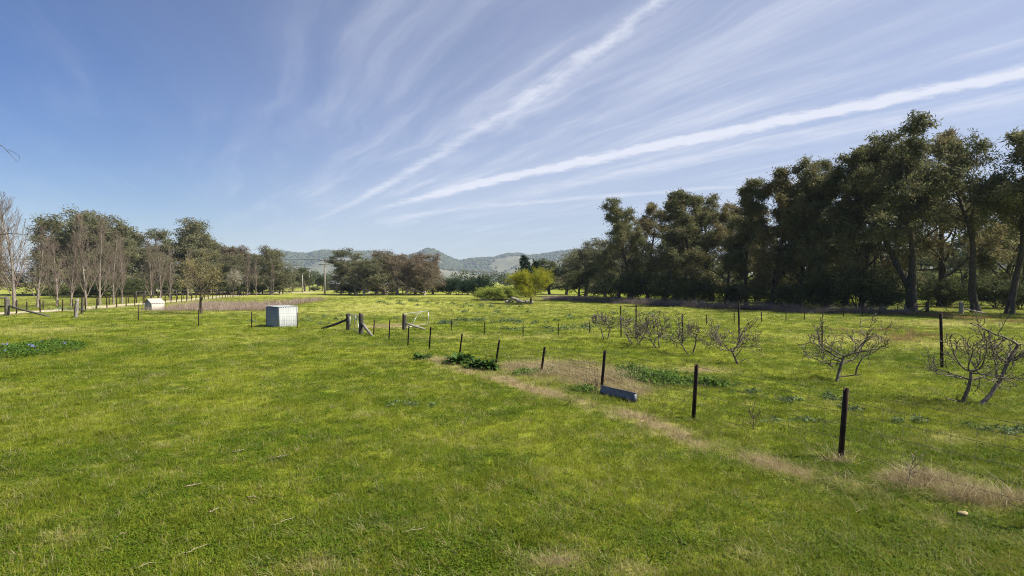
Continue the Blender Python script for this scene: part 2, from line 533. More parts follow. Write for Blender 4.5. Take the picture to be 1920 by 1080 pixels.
def hill_material():
    m, t, o = new_mat('hill_pasture')
    pos = t.n('ShaderNodeNewGeometry').outputs['Position']
    a = t.noise(pos, 0.004, 6, 0.6)
    b = t.noise(pos, 0.018, 5, 0.65)
    wd = t.n('ShaderNodeAttribute', attribute_name='wood').outputs['Fac']
    gcol = t.mix(t.ramp(a, 0.35, 0.65), (0.105, 0.108, 0.062), (0.155, 0.148, 0.095))
    wcol = t.mix(b, (0.030, 0.036, 0.018), (0.065, 0.066, 0.036))
    f = t.ramp(t.m('ADD', wd, t.m('MULTIPLY', t.m('SUBTRACT', b, 0.5), 0.9)), 0.56, 0.70)
    bs = t.n('ShaderNodeBsdfPrincipled')
    bs.inputs['Roughness'].default_value = 1.0
    bs.inputs['Specular IOR Level'].default_value = 0.0
    t.put(bs.inputs['Base Color'], t.mix(f, gcol, wcol))
    t.put(o.inputs[0], bs.outputs[0])
    return m


M['hill'] = hill_material()

# ------------------------------------------------------------------ ground, driveway, hills
def seg_d(x, y, ax, ay, bx, by):
    dx, dy = bx - ax, by - ay
    t = np.clip(((x - ax) * dx + (y - ay) * dy) / (dx * dx + dy * dy), 0, 1)
    return np.hypot(x - ax - t * dx, y - ay - t * dy)


def blob(x, y, px, py, rx, ry):
    c = P(px, py)
    return np.exp(-(((x - c[0]) / rx) ** 2 + ((y - c[1]) / ry) ** 2))


S0, S1, S2 = P(800, 672), P(1140, 768), P(1640, 935)
S3 = P(1960, 1040)


def dryness(x, y):
    x = np.asarray(x, float); y = np.asarray(y, float)
    n = fbm(x * 0.8 + 3, y * 0.8, 4)
    wv = (fbm(x * 0.5, y * 0.5 + 70, 2) - 0.5) * 0.5
    d1 = np.minimum(seg_d(x, y, S0[0], S0[1], S1[0], S1[1]), np.minimum(seg_d(x, y, S1[0], S1[1], S2[0], S2[1]), seg_d(x, y, S2[0], S2[1], S3[0], S3[1]) + .25)) + wv
    v = np.exp(-(np.maximum(d1, 0) / 0.42) ** 2) * (0.36 + 0.74 * sstep(.38, .60, fbm(x * 1.3 + 11, y * 1.3 + 4, 3)))
    for px, py, rx, ry, a in ((1130, 707, 1.3, 1.9, 1.1), (1010, 692, 1.1, 1.7, 1.0), (1185, 738, .8, .7, 1.0), (1320, 695, 1.0, .8, .9), (1190, 690, .8, .8, .5),
                              (1740, 905, .7, .45, .95), (1850, 935, .7, .4, .85), (1500, 885, .5, .35, .7), (1800, 830, .9, .6, .45), (1050, 1060, .35, .22, .9), (1180, 1075, .3, .2, .7),
                              (1420, 1050, .35, .2, .5), (1640, 640, 5, 3.0, .42), (1850, 650, 5, 3.5, .42), (1760, 605, 6, 4, .45), (1080, 745, .8, .5, .35),
                              (60, 620, 4, 3.5, .40), (860, 632, 3, 1.5, .35), (720, 612, 2.5, 1.5, .8), (1000, 634, 3, 1.2, .35), (690, 580, 5, 6, .25), (130, 1010, .4, .25, .55), (600, 1065, .3, .2, .7), (420, 640, 8, 2, .15)):
        v = np.maximum(v, a * blob(x, y, px, py, rx, ry))
    v = v + 0.42 * (n - 0.5)
    far = sstep(18, 70, y)
    v = v + far * 0.30
    v = v - 0.30 * sstep(5, 25, x) * sstep(66, 90, y)
    v = v - 0.25 * blob(x, y, 560, 850, 4, 2.5) - 0.2 * blob(x, y, 330, 600, 9, 3)
    return np.clip(v, 0, 1)


DR = [P(-60, 592)[:2], np.array([-46.5, 57.]), np.array([-48.7, 75.]), np.array([-53., 98.]), np.array([-59., 122.]), np.array([-62., 150.]), np.array([-50., 190.])]


def roadness(x, y):
    d = np.full(np.shape(x), 1e9)
    for a, b in zip(DR[:-1], DR[1:]):
        d = np.minimum(d, seg_d(x, y, a[0], a[1], b[0], b[1]))
    r = 1 - sstep(1.3, 2.0, d + (fbm(x * .7, y * .7, 2) - .5) * .8)
    c = P(565, 549)
    r = np.maximum(r, sstep(.4, .7, np.exp(-(((x - c[0]) / 5) ** 2 + ((y - c[1]) / 4) ** 2))))
    return r


def axis_pts(n, k, ext, c):
    u = np.linspace(-1, 1, n)
    return c + np.sinh(u * k) / math.sinh(k) * ext


gx = axis_pts(421, 8.2, 5600, 0.0)
gy = axis_pts(421, 8.2, 5600, 11.0)
X, Y = np.meshgrid(gx, gy, indexing='ij')
Z = gz(X, Y)
idx = np.arange(X.size).reshape(X.shape)
Qd = np.stack([idx[:-1, :-1], idx[1:, :-1], idx[1:, 1:], idx[:-1, 1:]], -1).reshape(-1, 4)
g_me = mesh_np('ground', np.stack([X, Y, Z], -1), Qd, attrs={'dry': dryness(X, Y), 'road': roadness(X, Y)}, smooth=True)
tag(link('ground', g_me, M['ground']), 'green undulating pasture with a pale driveway on one side', None, kind='structure')

# hills: a range some three kilometres off, its skyline by bearing
SK = np.array([(-2500, 505), (-1200, 512), (-300, 517), (60, 519), (200, 512), (330, 498), (440, 484), (500, 479), (540, 473), (575, 477), (605, 470), (650, 473), (700, 472), (725, 477), (760, 482), (785, 474), (803, 465), (822, 472), (845, 485), (862, 490), (885, 485), (925, 483), (950, 477), (972, 475), (990, 480), (1010, 478), (1030, 475), (1080, 468), (1200, 472), (1500, 480), (2000, 490), (3000, 500), (4500, 508)], float)
hu = np.concatenate([np.linspace(-2400, 300, 60), np.linspace(310, 1150, 260), np.linspace(1165, 4300, 70)])
hv = np.linspace(0, 1, 60)
U, Vv = np.meshgrid(hu, hv, indexing='ij')
ridge_d = 3000 + 180 * np.sin(U / 130.0) + 200 * (fbm(U / 90.0, U * 0 + 3, 3) - .5)
near_d = 1750.0
D = near_d + (ridge_d - near_d) * np.minimum(Vv / 0.75, 1) + np.maximum(Vv - 0.75, 0) / 0.25 * 900
hx = (U - 960) / F * D
sky_h = (HY - np.interp(U, SK[:, 0], SK[:, 1])) / F * ridge_d + H0
shape = np.where(Vv <= 0.75, (Vv / 0.75) ** 1.55, 1 - sstep(0.75, 1.0, Vv) * 0.9)
gul = (fbm(hx / 260 + 5, D / 420, 4) - 0.5) * 95 * np.sin(np.pi * np.clip(Vv / 0.75, 0, 1)) * np.clip(sky_h / 120, 0, 1)
hz = sky_h * shape + gul - 4 * (1 - np.clip(Vv * 12, 0, 1)) - 12 * (Vv >= .999)
wood = fbm(hx / 260 + 9, D / 330, 4) * 1.5 - 0.30
wood = wood + 0.55 * sstep(0.52, 0.72, Vv + 0.10 * sstep(800, 480, U)) - 0.10 * sstep(0.5, 0.1, Vv)
wood = np.where(Vv < 0.06, wood + 0.3, wood)
hi_ = np.arange(U.size).reshape(U.shape)
hq = np.stack([hi_[:-1, :-1], hi_[1:, :-1], hi_[1:, 1:], hi_[:-1, 1:]], -1).reshape(-1, 4)
tag(link('hills', mesh_np('hills', np.stack([hx, D, hz], -1), hq, attrs={'wood': wood}, smooth=True), M['hill']),
    'pale green range of hills with wooded tops', None, kind='structure')

rng = np.random.default_rng(11)
# woodland on the hills: far trees that read as one mass
ICO = np.array([(0, 0, 1), (.89, 0, .45), (.28, .85, .45), (-.72, .53, .45), (-.72, -.53, .45), (.28, -.85, .45), (.72, .53, -.45), (-.28, .85, -.45), (-.89, 0, -.45), (-.28, -.85, -.45), (.72, -.53, -.45), (0, 0, -1)])
ICT = np.array([(0, 1, 2), (0, 2, 3), (0, 3, 4), (0, 4, 5), (0, 5, 1), (1, 6, 2), (2, 7, 3), (3, 8, 4), (4, 9, 5), (5, 10, 1), (2, 6, 7), (3, 7, 8), (4, 8, 9), (5, 9, 10), (1, 10, 6), (6, 11, 7), (7, 11, 8), (8, 11, 9), (9, 11, 10), (10, 11, 6)])
cand = rng.random((60000, 2))
iu = (cand[:, 0] * (len(hu) - 1)); iv = cand[:, 1] * 0.82 * (len(hv) - 1)
i0 = iu.astype(int); j0 = iv.astype(int)
inview = (U[i0, j0] > 380) & (U[i0, j0] < 1180)
pick = (wood[i0, j0] + 0.45 * (rng.random(60000) - .5) > 0.58) & inview
i0, j0, fu, fv = i0[pick][:9500], j0[pick][:9500], (iu - i0)[pick][:9500], (iv - j0)[pick][:9500]
i0 = i0[:9500]; j0 = j0[:9500]


def bil(A):
    return (A[i0, j0] * (1 - fu) + A[i0 + 1, j0] * fu) * (1 - fv) + (A[i0, j0 + 1] * (1 - fu) + A[i0 + 1, j0 + 1] * fu) * fv


hc = np.stack([bil(hx), bil(D), bil(hz)], -1)
sz = rng.uniform(4.0, 8.5, len(hc))
HV = hc[:, None] + (ICO[None] * rng.uniform(.7, 1.25, (len(hc), 12, 1))) * sz[:, None, None] * np.array([1.15, 1.15, 0.85]) + np.array([0, 0, 1]) * (sz * 0.45)[:, None, None]
HT = (ICT[None] + (np.arange(len(hc)) * 12)[:, None, None]).reshape(-1, 3)
tag(link('woodland', mesh_np('woodland', HV.reshape(-1, 3), None, HT, attrs={'tint': np.repeat(rng.random(len(hc)), 12)}), M['scrub']),
    'dark scattered woodland covering the far hills', None, kind='stuff')


# ------------------------------------------------------------------ scattering of uncountable stuff
def scatter(name, label, protos, pts, idx, rot, scl, dry=None):
    """protos: list of (mesh); one object whose points carry grass tufts or the like"""
    c = bpy.data.collections.new(name + '_pieces')
    for i, me in enumerate(protos):
        o = bpy.data.objects.new('%s_piece_%02d' % (name, i), me)
        c.objects.link(o)
    n = len(pts)
    me = bpy.data.meshes.new(name)
    me.vertices.add(n)
    me.vertices.foreach_set('co', np.asarray(pts, np.float32).ravel())
    for k, typ, v in (('scl', 'FLOAT', scl), ('dry', 'FLOAT', dry if dry is not None else np.zeros(n))):
        a = me.attributes.new(k, typ, 'POINT'); a.data.foreach_set('value', np.asarray(v, np.float32))
    a = me.attributes.new('idx', 'INT', 'POINT'); a.data.foreach_set('value', np.asarray(idx, np.int32))
    a = me.attributes.new('rot', 'FLOAT_VECTOR', 'POINT'); a.data.foreach_set('vector', np.asarray(rot, np.float32).ravel())
    o = link(name, me)
    g = bpy.data.node_groups.new(name + '_scatter', 'GeometryNodeTree')
    g.interface.new_socket('Geometry', in_out='INPUT', socket_type='NodeSocketGeometry')
    g.interface.new_socket('Geometry', in_out='OUTPUT', socket_type='NodeSocketGeometry')
    t = NT(g)
    gi = t.n('NodeGroupInput'); go = t.n('NodeGroupOutput')
    ci = t.n('GeometryNodeCollectionInfo')
    ci.inputs['Collection'].default_value = c
    ci.inputs['Separate Children'].default_value = True
    ci.inputs['Reset Children'].default_value = True
    ip = t.n('GeometryNodeInstanceOnPoints')
    def na(nm, typ):
        x = t.n('GeometryNodeInputNamedAttribute', data_type=typ)
        x.inputs['Name'].default_value = nm
        return x.outputs['Attribute']
    g.links.new(gi.outputs[0], ip.inputs['Points'])
    g.links.new(ci.outputs[0], ip.inputs['Instance'])
    ip.inputs['Pick Instance'].default_value = True
    g.links.new(na('idx', 'INT'), ip.inputs['Instance Index'])
    g.links.new(na('rot', 'FLOAT_VECTOR'), ip.inputs['Rotation'])
    g.links.new(na('scl', 'FLOAT'), ip.inputs['Scale'])
    g.links.new(ip.outputs[0], go.inputs[0])
    md = o.modifiers.new('scatter', 'NODES')
    md.node_group = g
    return tag(o, label, None, kind='stuff')


def tuft(name, seed, n, rad, h, wd, lean, mat, curl=0.5, segs=2):
    r = np.random.default_rng(seed)
    a = r.uniform(0, 2 * math.pi, n)
    q = rad * np.sqrt(r.random(n))
    base = np.stack([q * np.cos(a), q * np.sin(a), np.full(n, -0.012)], -1)
    az = a + r.normal(0, 1.2, n)
    ln = np.abs(r.normal(lean, lean * 0.5, n))
    hh = h * r.uniform(0.55, 1.25, n)
    out = np.stack([np.cos(az), np.sin(az), np.zeros(n)], -1)
    side = np.stack([-np.sin(az), np.cos(az), np.zeros(n)], -1)
    tw = r.uniform(-.9, .9, n)[:, None]
    side = nrm(side * np.cos(tw) + out * np.sin(tw))
    ww = wd * r.uniform(.6, 1.3, n)
    rows = []
    for k in range(segs + 1):
        t = k / segs
        c = base + out * (hh * (np.sin(ln) * t + curl * np.sin(ln) * t * t))[:, None] + UP * (hh * (np.cos(ln) * t - 0.35 * curl * np.sin(ln) * t * t))[:, None]
        wk = ww * (1 - t) ** 0.6 * 0.5 if k < segs else ww * 0.06
        rows += [c - side * wk[:, None], c + side * wk[:, None]]
    V = np.stack(rows, 1)
    R = 2 * (segs + 1)
    q = np.concatenate([np.array([[2 * k, 2 * k + 1, 2 * k + 3, 2 * k + 2]]) for k in range(segs)])
    Q = (q[None] + (np.arange(n) * R)[:, None, None]).reshape(-1, 4)
    me = mesh_np(name, V.reshape(-1, 3), Q, attrs={'tint': np.repeat(r.random(n), R)})
    me.materials.append(mat)
    return me


def leafpatch(name, seed, n, rad, h, ls, mat, tilt=0.5, flat=1.0, aspect=.8):
    r = np.random.default_rng(seed)
    a = r.uniform(0, 2 * math.pi, n); q = rad * np.sqrt(r.random(n))
    C = np.stack([q * np.cos(a), q * np.sin(a), h * r.uniform(.3, 1.0, n) * (1 - .5 * (q / rad) ** 2)], -1)
    A = nrm(np.stack([r.normal(0, 1, n), r.normal(0, 1, n), r.normal(0, tilt, n)], -1))
    B = nrm(np.cross(A, nrm(np.stack([r.normal(0, tilt, n), r.normal(0, tilt, n), np.ones(n)], -1))))
    l = ls * r.uniform(.6, 1.3, n)
    V, Q = leaf_mesh(C, A, B, l, l * aspect)
    me = mesh_np(name, V, Q, attrs={'tint': np.repeat(r.random(n), 4)})
    me.materials.append(mat)
    return me


grass_protos = [
    tuft('grass_a', 1, 42, .13, .046, .0062, .85, M['grass']), tuft('grass_b', 2, 40, .13, .055, .0058, 1.0, M['grass']),
    tuft('grass_c', 3, 40, .14, .038, .0070, 1.1, M['grass']), tuft('grass_d', 4, 28, .10, .085, .0058, .7, M['grass']),
    leafpatch('clover', 5, 46, .14, .045, .022, M['clover']),
    tuft('straw_a', 6, 22, .13, .085, .0050, 1.1, M['straw'], .2), tuft('straw_b', 7, 26, .12, .15, .0055, .95, M['straw'], .5),
    tuft('tall_a', 8, 36, .12, .095, .0070, .7, M['grass'], .7),
    tuft('stalk_a', 9, 5, .14, .14, .0055, 1.1, M['straw'], .4), leafpatch('broadleaf', 10, 12, .10, .035, .055, M['clover'], .35, aspect=.5),
]

d_all = np.exp(rng.uniform(math.log(3.2), math.log(105), 215000))
dd = d_all
lat = rng.uniform(-1, 1, len(dd)) * (0.98 * dd + 2.5)
gxp, gyp = lat, dd
keep = (roadness(gxp, gyp) < 0.3)
gxp, gyp, dd = gxp[keep], gyp[keep], dd[keep]
# the dam is filled with reeds, not grass
dam = (gyp > 59) & (gyp < 71) & (gxp > -37) & (gxp < -26)
gxp, gyp, dd = gxp[~dam], gyp[~dam], dd[~dam]
dry = dryness(gxp, gyp)
n = len(gxp)
rr = rng.random(n)
clov = fbm(gxp * .45 + 30, gyp * .45, 3)
tl = fbm(gxp * .9 + 80, gyp * .9 + 5, 3)
gi_ = rng.integers(0, 4, n)
gi_ = np.where((clov > 0.40 + .25 * rng.random(n)) & (rr < 0.42) & (dry < .4), 4, gi_)
gi_ = np.where((rr > 0.94 - 0.9 * np.clip(dry - .28, 0, 1)), np.where(rng.random(n) < .6, 5, 6), gi_)
gi_ = np.where((tl > 0.60) & (rr > .5) & (rr < .72) & (dry < .5), 7, gi_)
r3 = rng.random(n)
gi_ = np.where(r3 < .035, 8, gi_)
gi_ = np.where((r3 > .95) & (dry < .5), 9, gi_)
gs = (dd / 9.0) ** 0.38 * rng.uniform(.7, 1.3, n)
gs = np.where(dd < 9, rng.uniform(.7, 1.25, n), gs)
rot = np.stack([rng.normal(0, .12, n), rng.normal(0, .12, n), rng.uniform(0, 6.28, n)], -1)
scatter('grass', 'short green pasture grass and clover covering the ground', grass_protos, np.stack([gxp, gyp, gz(gxp, gyp)], -1), gi_, rot, gs, dry)


def patch_pts(n, px0, px1, d0, d1, seed, dens=None):
    r = np.random.default_rng(seed)
    d = r.uniform(d0, d1, n); px = r.uniform(px0, px1, n)
    x = (px - 960) / F * d
    return np.stack([x, d, gz(x, d)], -1), r


# tall dry grass heaped along the near fence
sp_pts = []
for px, py, rx, ry, k in ((1130, 709, 1.2, 1.8, 1100), (1030, 695, 1.0, 1.6, 900), (965, 689, .6, .9, 220), (1185, 735, .5, .4, 90), (1090, 683, .6, .7, 130), (1740, 905, .55, .30, 160), (1850, 935, .6, .25, 120), (1575, 868, .10, .08, 25), (1790, 600, 2.0, 1.0, 0), (840, 678, .5, .5, 70)):
    c = P(px, py)
    q = rng.normal(0, .55, (k, 2)) * (rx, ry) + c[:2]
    sp_pts.append(q)
for a, b, k in ((S0, S1, 420), (S1, S2, 380)):
    t = rng.random(k)[:, None]
    sp_pts.append(a[:2] * (1 - t) + b[:2] * t + rng.normal(0, .30, (k, 2)))
q = np.concatenate(sp_pts)
n = len(q)
dry_protos = [tuft('straw_c', 21, 30, .12, .17, .0060, 1.0, M['straw'], .6), tuft('straw_d', 22, 26, .12, .12, .0060, 1.2, M['straw'], .3), tuft('straw_e', 23, 34, .09, .24, .0060, .7, M['straw'], .9)]
sc_ = rng.uniform(.5, 1.1, n) * np.where(rng.random(n) < .12, 1.6, 1.0)
scatter('dry_grass', 'straw coloured dead grass lying along the wire fence', dry_protos, np.stack([q[:, 0], q[:, 1], gz(q[:, 0], q[:, 1])], -1), np.where(np.arange(n) < n - 800, rng.integers(0, 3, n), 1), np.stack([rng.normal(0, .2, n), rng.normal(0, .2, n), rng.uniform(0, 6.28, n)], -1), sc_, np.ones(n) * .9)

# broad-leaved weeds beside the fence, blue-green thistles, rusty grass and brambles under the trees
wp, wi, ws = [], [], []
for px, py, rx, ry, k in ((1215, 708, .9, .7, 130), (1265, 718, .7, .5, 90), (1190, 696, .5, .5, 40), (790, 672, .35, .3, 25), (985, 702, .4, .3, 26), (1340, 722, .6, .3, 30), (1100, 735, .3, .25, 14)):
    c = P(px, py)
    qq = rng.normal(0, .5, (k, 2)) * (rx, ry) + c[:2]
    wp.append(qq)
wp = np.concatenate(wp); n = len(wp)
scatter('weeds', 'leafy bright green weeds growing behind the blue metal sheet', [leafpatch('weed_a', 31, 30, .16, .20, .09, M['weed'], .7, aspect=.45), leafpatch('weed_b', 32, 34, .18, .14, .075, M['weed'], .7, aspect=.5)],
        np.stack([wp[:, 0], wp[:, 1], gz(wp[:, 0], wp[:, 1])], -1), rng.integers(0, 2, n), np.stack([np.zeros(n), np.zeros(n), rng.uniform(0, 6.28, n)], -1), rng.uniform(.6, 1.25, n))

th = []
for px, py, k, sx, sy in ((1415, 737, 9, .12, .12), (1480, 752, 12, .12, .12), (1560, 750, 10, .2, .2), (1880, 812, 12, .3, .2), (888, 602, 16, .7, .8), (970, 605, 20, 1.0, .7), (1065, 617, 14, .7, .6), (837, 607, 20, .4, .4), (1000, 618, 12, 2.0, .8), (1110, 600, 16, 2, 2),
                          (600, 600, 24, 2.2, 2.5), (1600, 770, 8, .2, .2), (770, 760, 8, .25, .15), (1200, 590, 14, 3, 2), (900, 585, 18, 3, 3), (760, 571, 10, 1.5, .5), (840, 571, 30, 4, .8), (1700, 792, 6, .2, .1), (130, 580, 25, 1, 1), (1470, 790, 8, .3, .2)):
    c = P(px, py)
    th.append(rng.normal(0, 1, (k, 2)) * (sx, sy) + c[:2])
th = np.concatenate(th); n = len(th)
scatter('thistles', 'low blue-green thistle clumps dotted about the paddock', [leafpatch('thistle_a', 41, 26, .12, .12, .11, M['thistle'], .8, aspect=.35), leafpatch('thistle_b', 42, 30, .16, .15, .12, M['thistle'], .8, aspect=.3)],
        np.stack([th[:, 0], th[:, 1], gz(th[:, 0], th[:, 1])], -1), rng.integers(0, 2, n), np.stack([np.zeros(n), np.zeros(n), rng.uniform(0, 6.28, n)], -1), rng.uniform(.6, 1.1, n) * np.clip(th[:, 1] / 22, .9, 2.0))

# reeds in the dam
n = 3000
ry_ = rng.uniform(57.5, 73, n); rx_ = rng.uniform(-39, -23.5, n)
edge = fbm(rx_ * .3, ry_ * .3, 2) * 3
hut = P(284, 583)
kp = (rx_ > -40.5 + edge) & (rx_ < -22.0 - edge * .8) & (ry_ > 57.0 + edge * .5) & (np.hypot(rx_ - hut[0], ry_ - hut[1]) > 3.2)
rx_, ry_ = rx_[kp], ry_[kp]; n = len(rx_)
scatter('reeds', 'brown winter reeds filling the dam behind the white box', [tuft('reed_a', 51, 26, .28, .95, .022, .18, M['reed'], .9), tuft('reed_b', 52, 24, .30, .75, .022, .28, M['reed'], 1.2)],
        np.stack([rx_, ry_, gz(rx_, ry_)], -1), rng.integers(0, 2, n), np.stack([rng.normal(0, .1, n), rng.normal(0, .1, n), rng.uniform(0, 6.28, n)], -1), rng.uniform(.6, 1.1, n))

bm_p = []
for (pa, da), (pb, db), k, wdt in (((1035, 92), (1140, 84), 320, 2.2), ((1140, 80), (1345, 62), 620, 1.3), ((1345, 62), (1500, 57), 200, .8), ((1480, 55), (1700, 52), 90, .8)):
    a, b = G(pa, da)[:2], G(pb, db)[:2]
    t = rng.random(k)[:, None]
    bm_p.append(a * (1 - t) + b * t + rng.normal(0, wdt * .5, (k, 2)))
bm_p = np.concatenate(bm_p); n = len(bm_p)
scatter('brambles', 'grey-brown leafless bramble thicket along the foot of the tall trees', [tuft('bramble_a', 61, 60, .5, .85, .022, .75, M['bramble'], 1.0, 3), tuft('bramble_b', 62, 60, .6, .65, .022, .9, M['bramble'], 1.1, 3)],
        np.stack([bm_p[:, 0], bm_p[:, 1], gz(bm_p[:, 0], bm_p[:, 1])], -1), rng.integers(0, 2, n), np.stack([np.zeros(n), np.zeros(n), rng.uniform(0, 6.28, n)], -1), rng.uniform(.6, 1.25, n))

rg = []
for px, d, sx, sy, k in ((1715, 50, 1.4, .6, 90), (1760, 49, 1.0, .5, 60), (1775, 47, .8, .5, 40), (1825, 46, 1, .6, 40), (1890, 42, 1.2, .7, 40), (1690, 30, 1.0, .8, 50), (1735, 31, .6, .5, 30), (1660, 34, 1.5, .8, 40)):
    c = G(px, d)
    rg.append(rng.normal(0, 1, (k, 2)) * (sx, sy) + c[:2])
rg = np.concatenate(rg); n = len(rg)
scatter('tall_dry_grass', 'rusty tussocks of dry grass in front of the far gateway', [tuft('rusty_a', 71, 30, .16, .30, .012, .5, M['rust_grass'], .8)],
        np.stack([rg[:, 0], rg[:, 1], gz(rg[:, 0], rg[:, 1])], -1), np.zeros(n, int), np.stack([np.zeros(n), np.zeros(n), rng.uniform(0, 6.28, n)], -1), rng.uniform(.5, 1.1, n))


# ------------------------------------------------------------------ trees
def perp(d, r):
    a = np.cross(d, r.normal(0, 1, 3))
    return a / max(np.linalg.norm(a), 1e-6)


class Tree:
    """a branching skeleton: every limb is a bent, tapering line; the last ones carry leaves"""
    def __init__(s, seed):
        s.r = np.random.default_rng(seed); s.lines = []; s.fine = []; s.anch = []; s.adir = []
    def line(s, p, d, L, r0, r1, n, wander, trop):
        pts = [np.array(p, float)]; d = np.array(d, float)
        for i in range(n):
            d = d + s.r.normal(0, wander, 3) + UP * trop
            d = d / np.linalg.norm(d)
            pts.append(pts[-1] + d * (L / n))
        return np.array(pts), np.linspace(r0, r1, n + 1)
    def grow(s, p, d, L, r, lv, spec):
        q = spec[lv]
        n = q.get('n', 5)
        pts, rad = s.line(p, d, L, r, r * q.get('taper', .35), n, q.get('wander', .12), q.get('trop', .02))
        if lv == 0 and q.get('flare'):
            rad[0] *= q['flare']
        (s.fine if lv >= q.get('fine_from', 99) else s.lines).append((pts, rad, q.get('sides', 5)))
        if 'kids' not in q:
            k = q.get('anch', 3)
            for t in np.linspace(q.get('a0', .35), 1, k):
                f = t * n; i = min(int(f), n - 1)
                s.anch.append(pts[i] + (pts[i + 1] - pts[i]) * (f - i)); s.adir.append(pts[-1] - pts[0])
            return
        k = q['kids']
        k = s.r.integers(k[0], k[1] + 1) if isinstance(k, tuple) else k
        az0 = s.r.uniform(0, 6.28)
        dirm = nrm(pts[-1] - pts[0])
        u = perp(dirm, s.r); v = np.cross(dirm, u)
        for j in range(k):
            t = q['t0'] + (1 - q['t0']) * ((j + s.r.uniform(.1, .9)) / k)
            f = t * n; i = min(int(f), n - 1)
            pp = pts[i] + (pts[i + 1] - pts[i]) * (f - i)
            dl = nrm(pts[i + 1] - pts[i])
            az = az0 + j * 2.4 + s.r.normal(0, .4)
            an = math.radians(s.r.normal(q['ang'], q.get('angv', 10)) * (1 - q.get('angt', 0) * t))
            dd_ = dl * math.cos(an) + (u * math.cos(az) + v * math.sin(az)) * math.sin(an)
            LL = L * q['ratio'] * q['prof'](t) * s.r.uniform(.75, 1.25)
            rr_ = min((rad[i] + (rad[i + 1] - rad[i]) * (f - i)) * q.get('rr', .55), LL * .05)
            s.grow(pp, dd_, LL, max(rr_, .006), lv + 1, spec)
        if q.get('tip'):
            s.anch.append(pts[-1]); s.adir.append(pts[-1] - pts[-2])
    def leaves(s, per, sig, ln, wd, droop=.0, flat=1.0, along=.4, tj=.25):
        r = s.r
        A = np.array(s.anch); D_ = nrm(np.array(s.adir))
        N = len(A)
        ct = np.clip(r.normal(.5, tj, N), 0, 1)
        C = np.repeat(A, per, 0) + r.normal(0, 1, (N * per, 3)) * np.array([sig, sig, sig * flat]) * np.repeat(r.uniform(.45, 1.45, N), per)[:, None]
        ax = nrm(r.normal(0, 1, (N * per, 3)) + np.repeat(D_, per, 0) * along + np.array([0, 0, -1.]) * droop)
        B = nrm(np.cross(ax, r.normal(0, 1, (N * per, 3))))
        l = ln * r.uniform(.6, 1.35, N * per)
        V, Q = leaf_mesh(C, ax, B, l, l * wd)
        ti = np.clip(np.repeat(ct, per) + r.normal(0, .15, N * per), 0, 1)
        return V, Q, np.repeat(ti, 4)


one = lambda t: 1.0
PROTO = {}


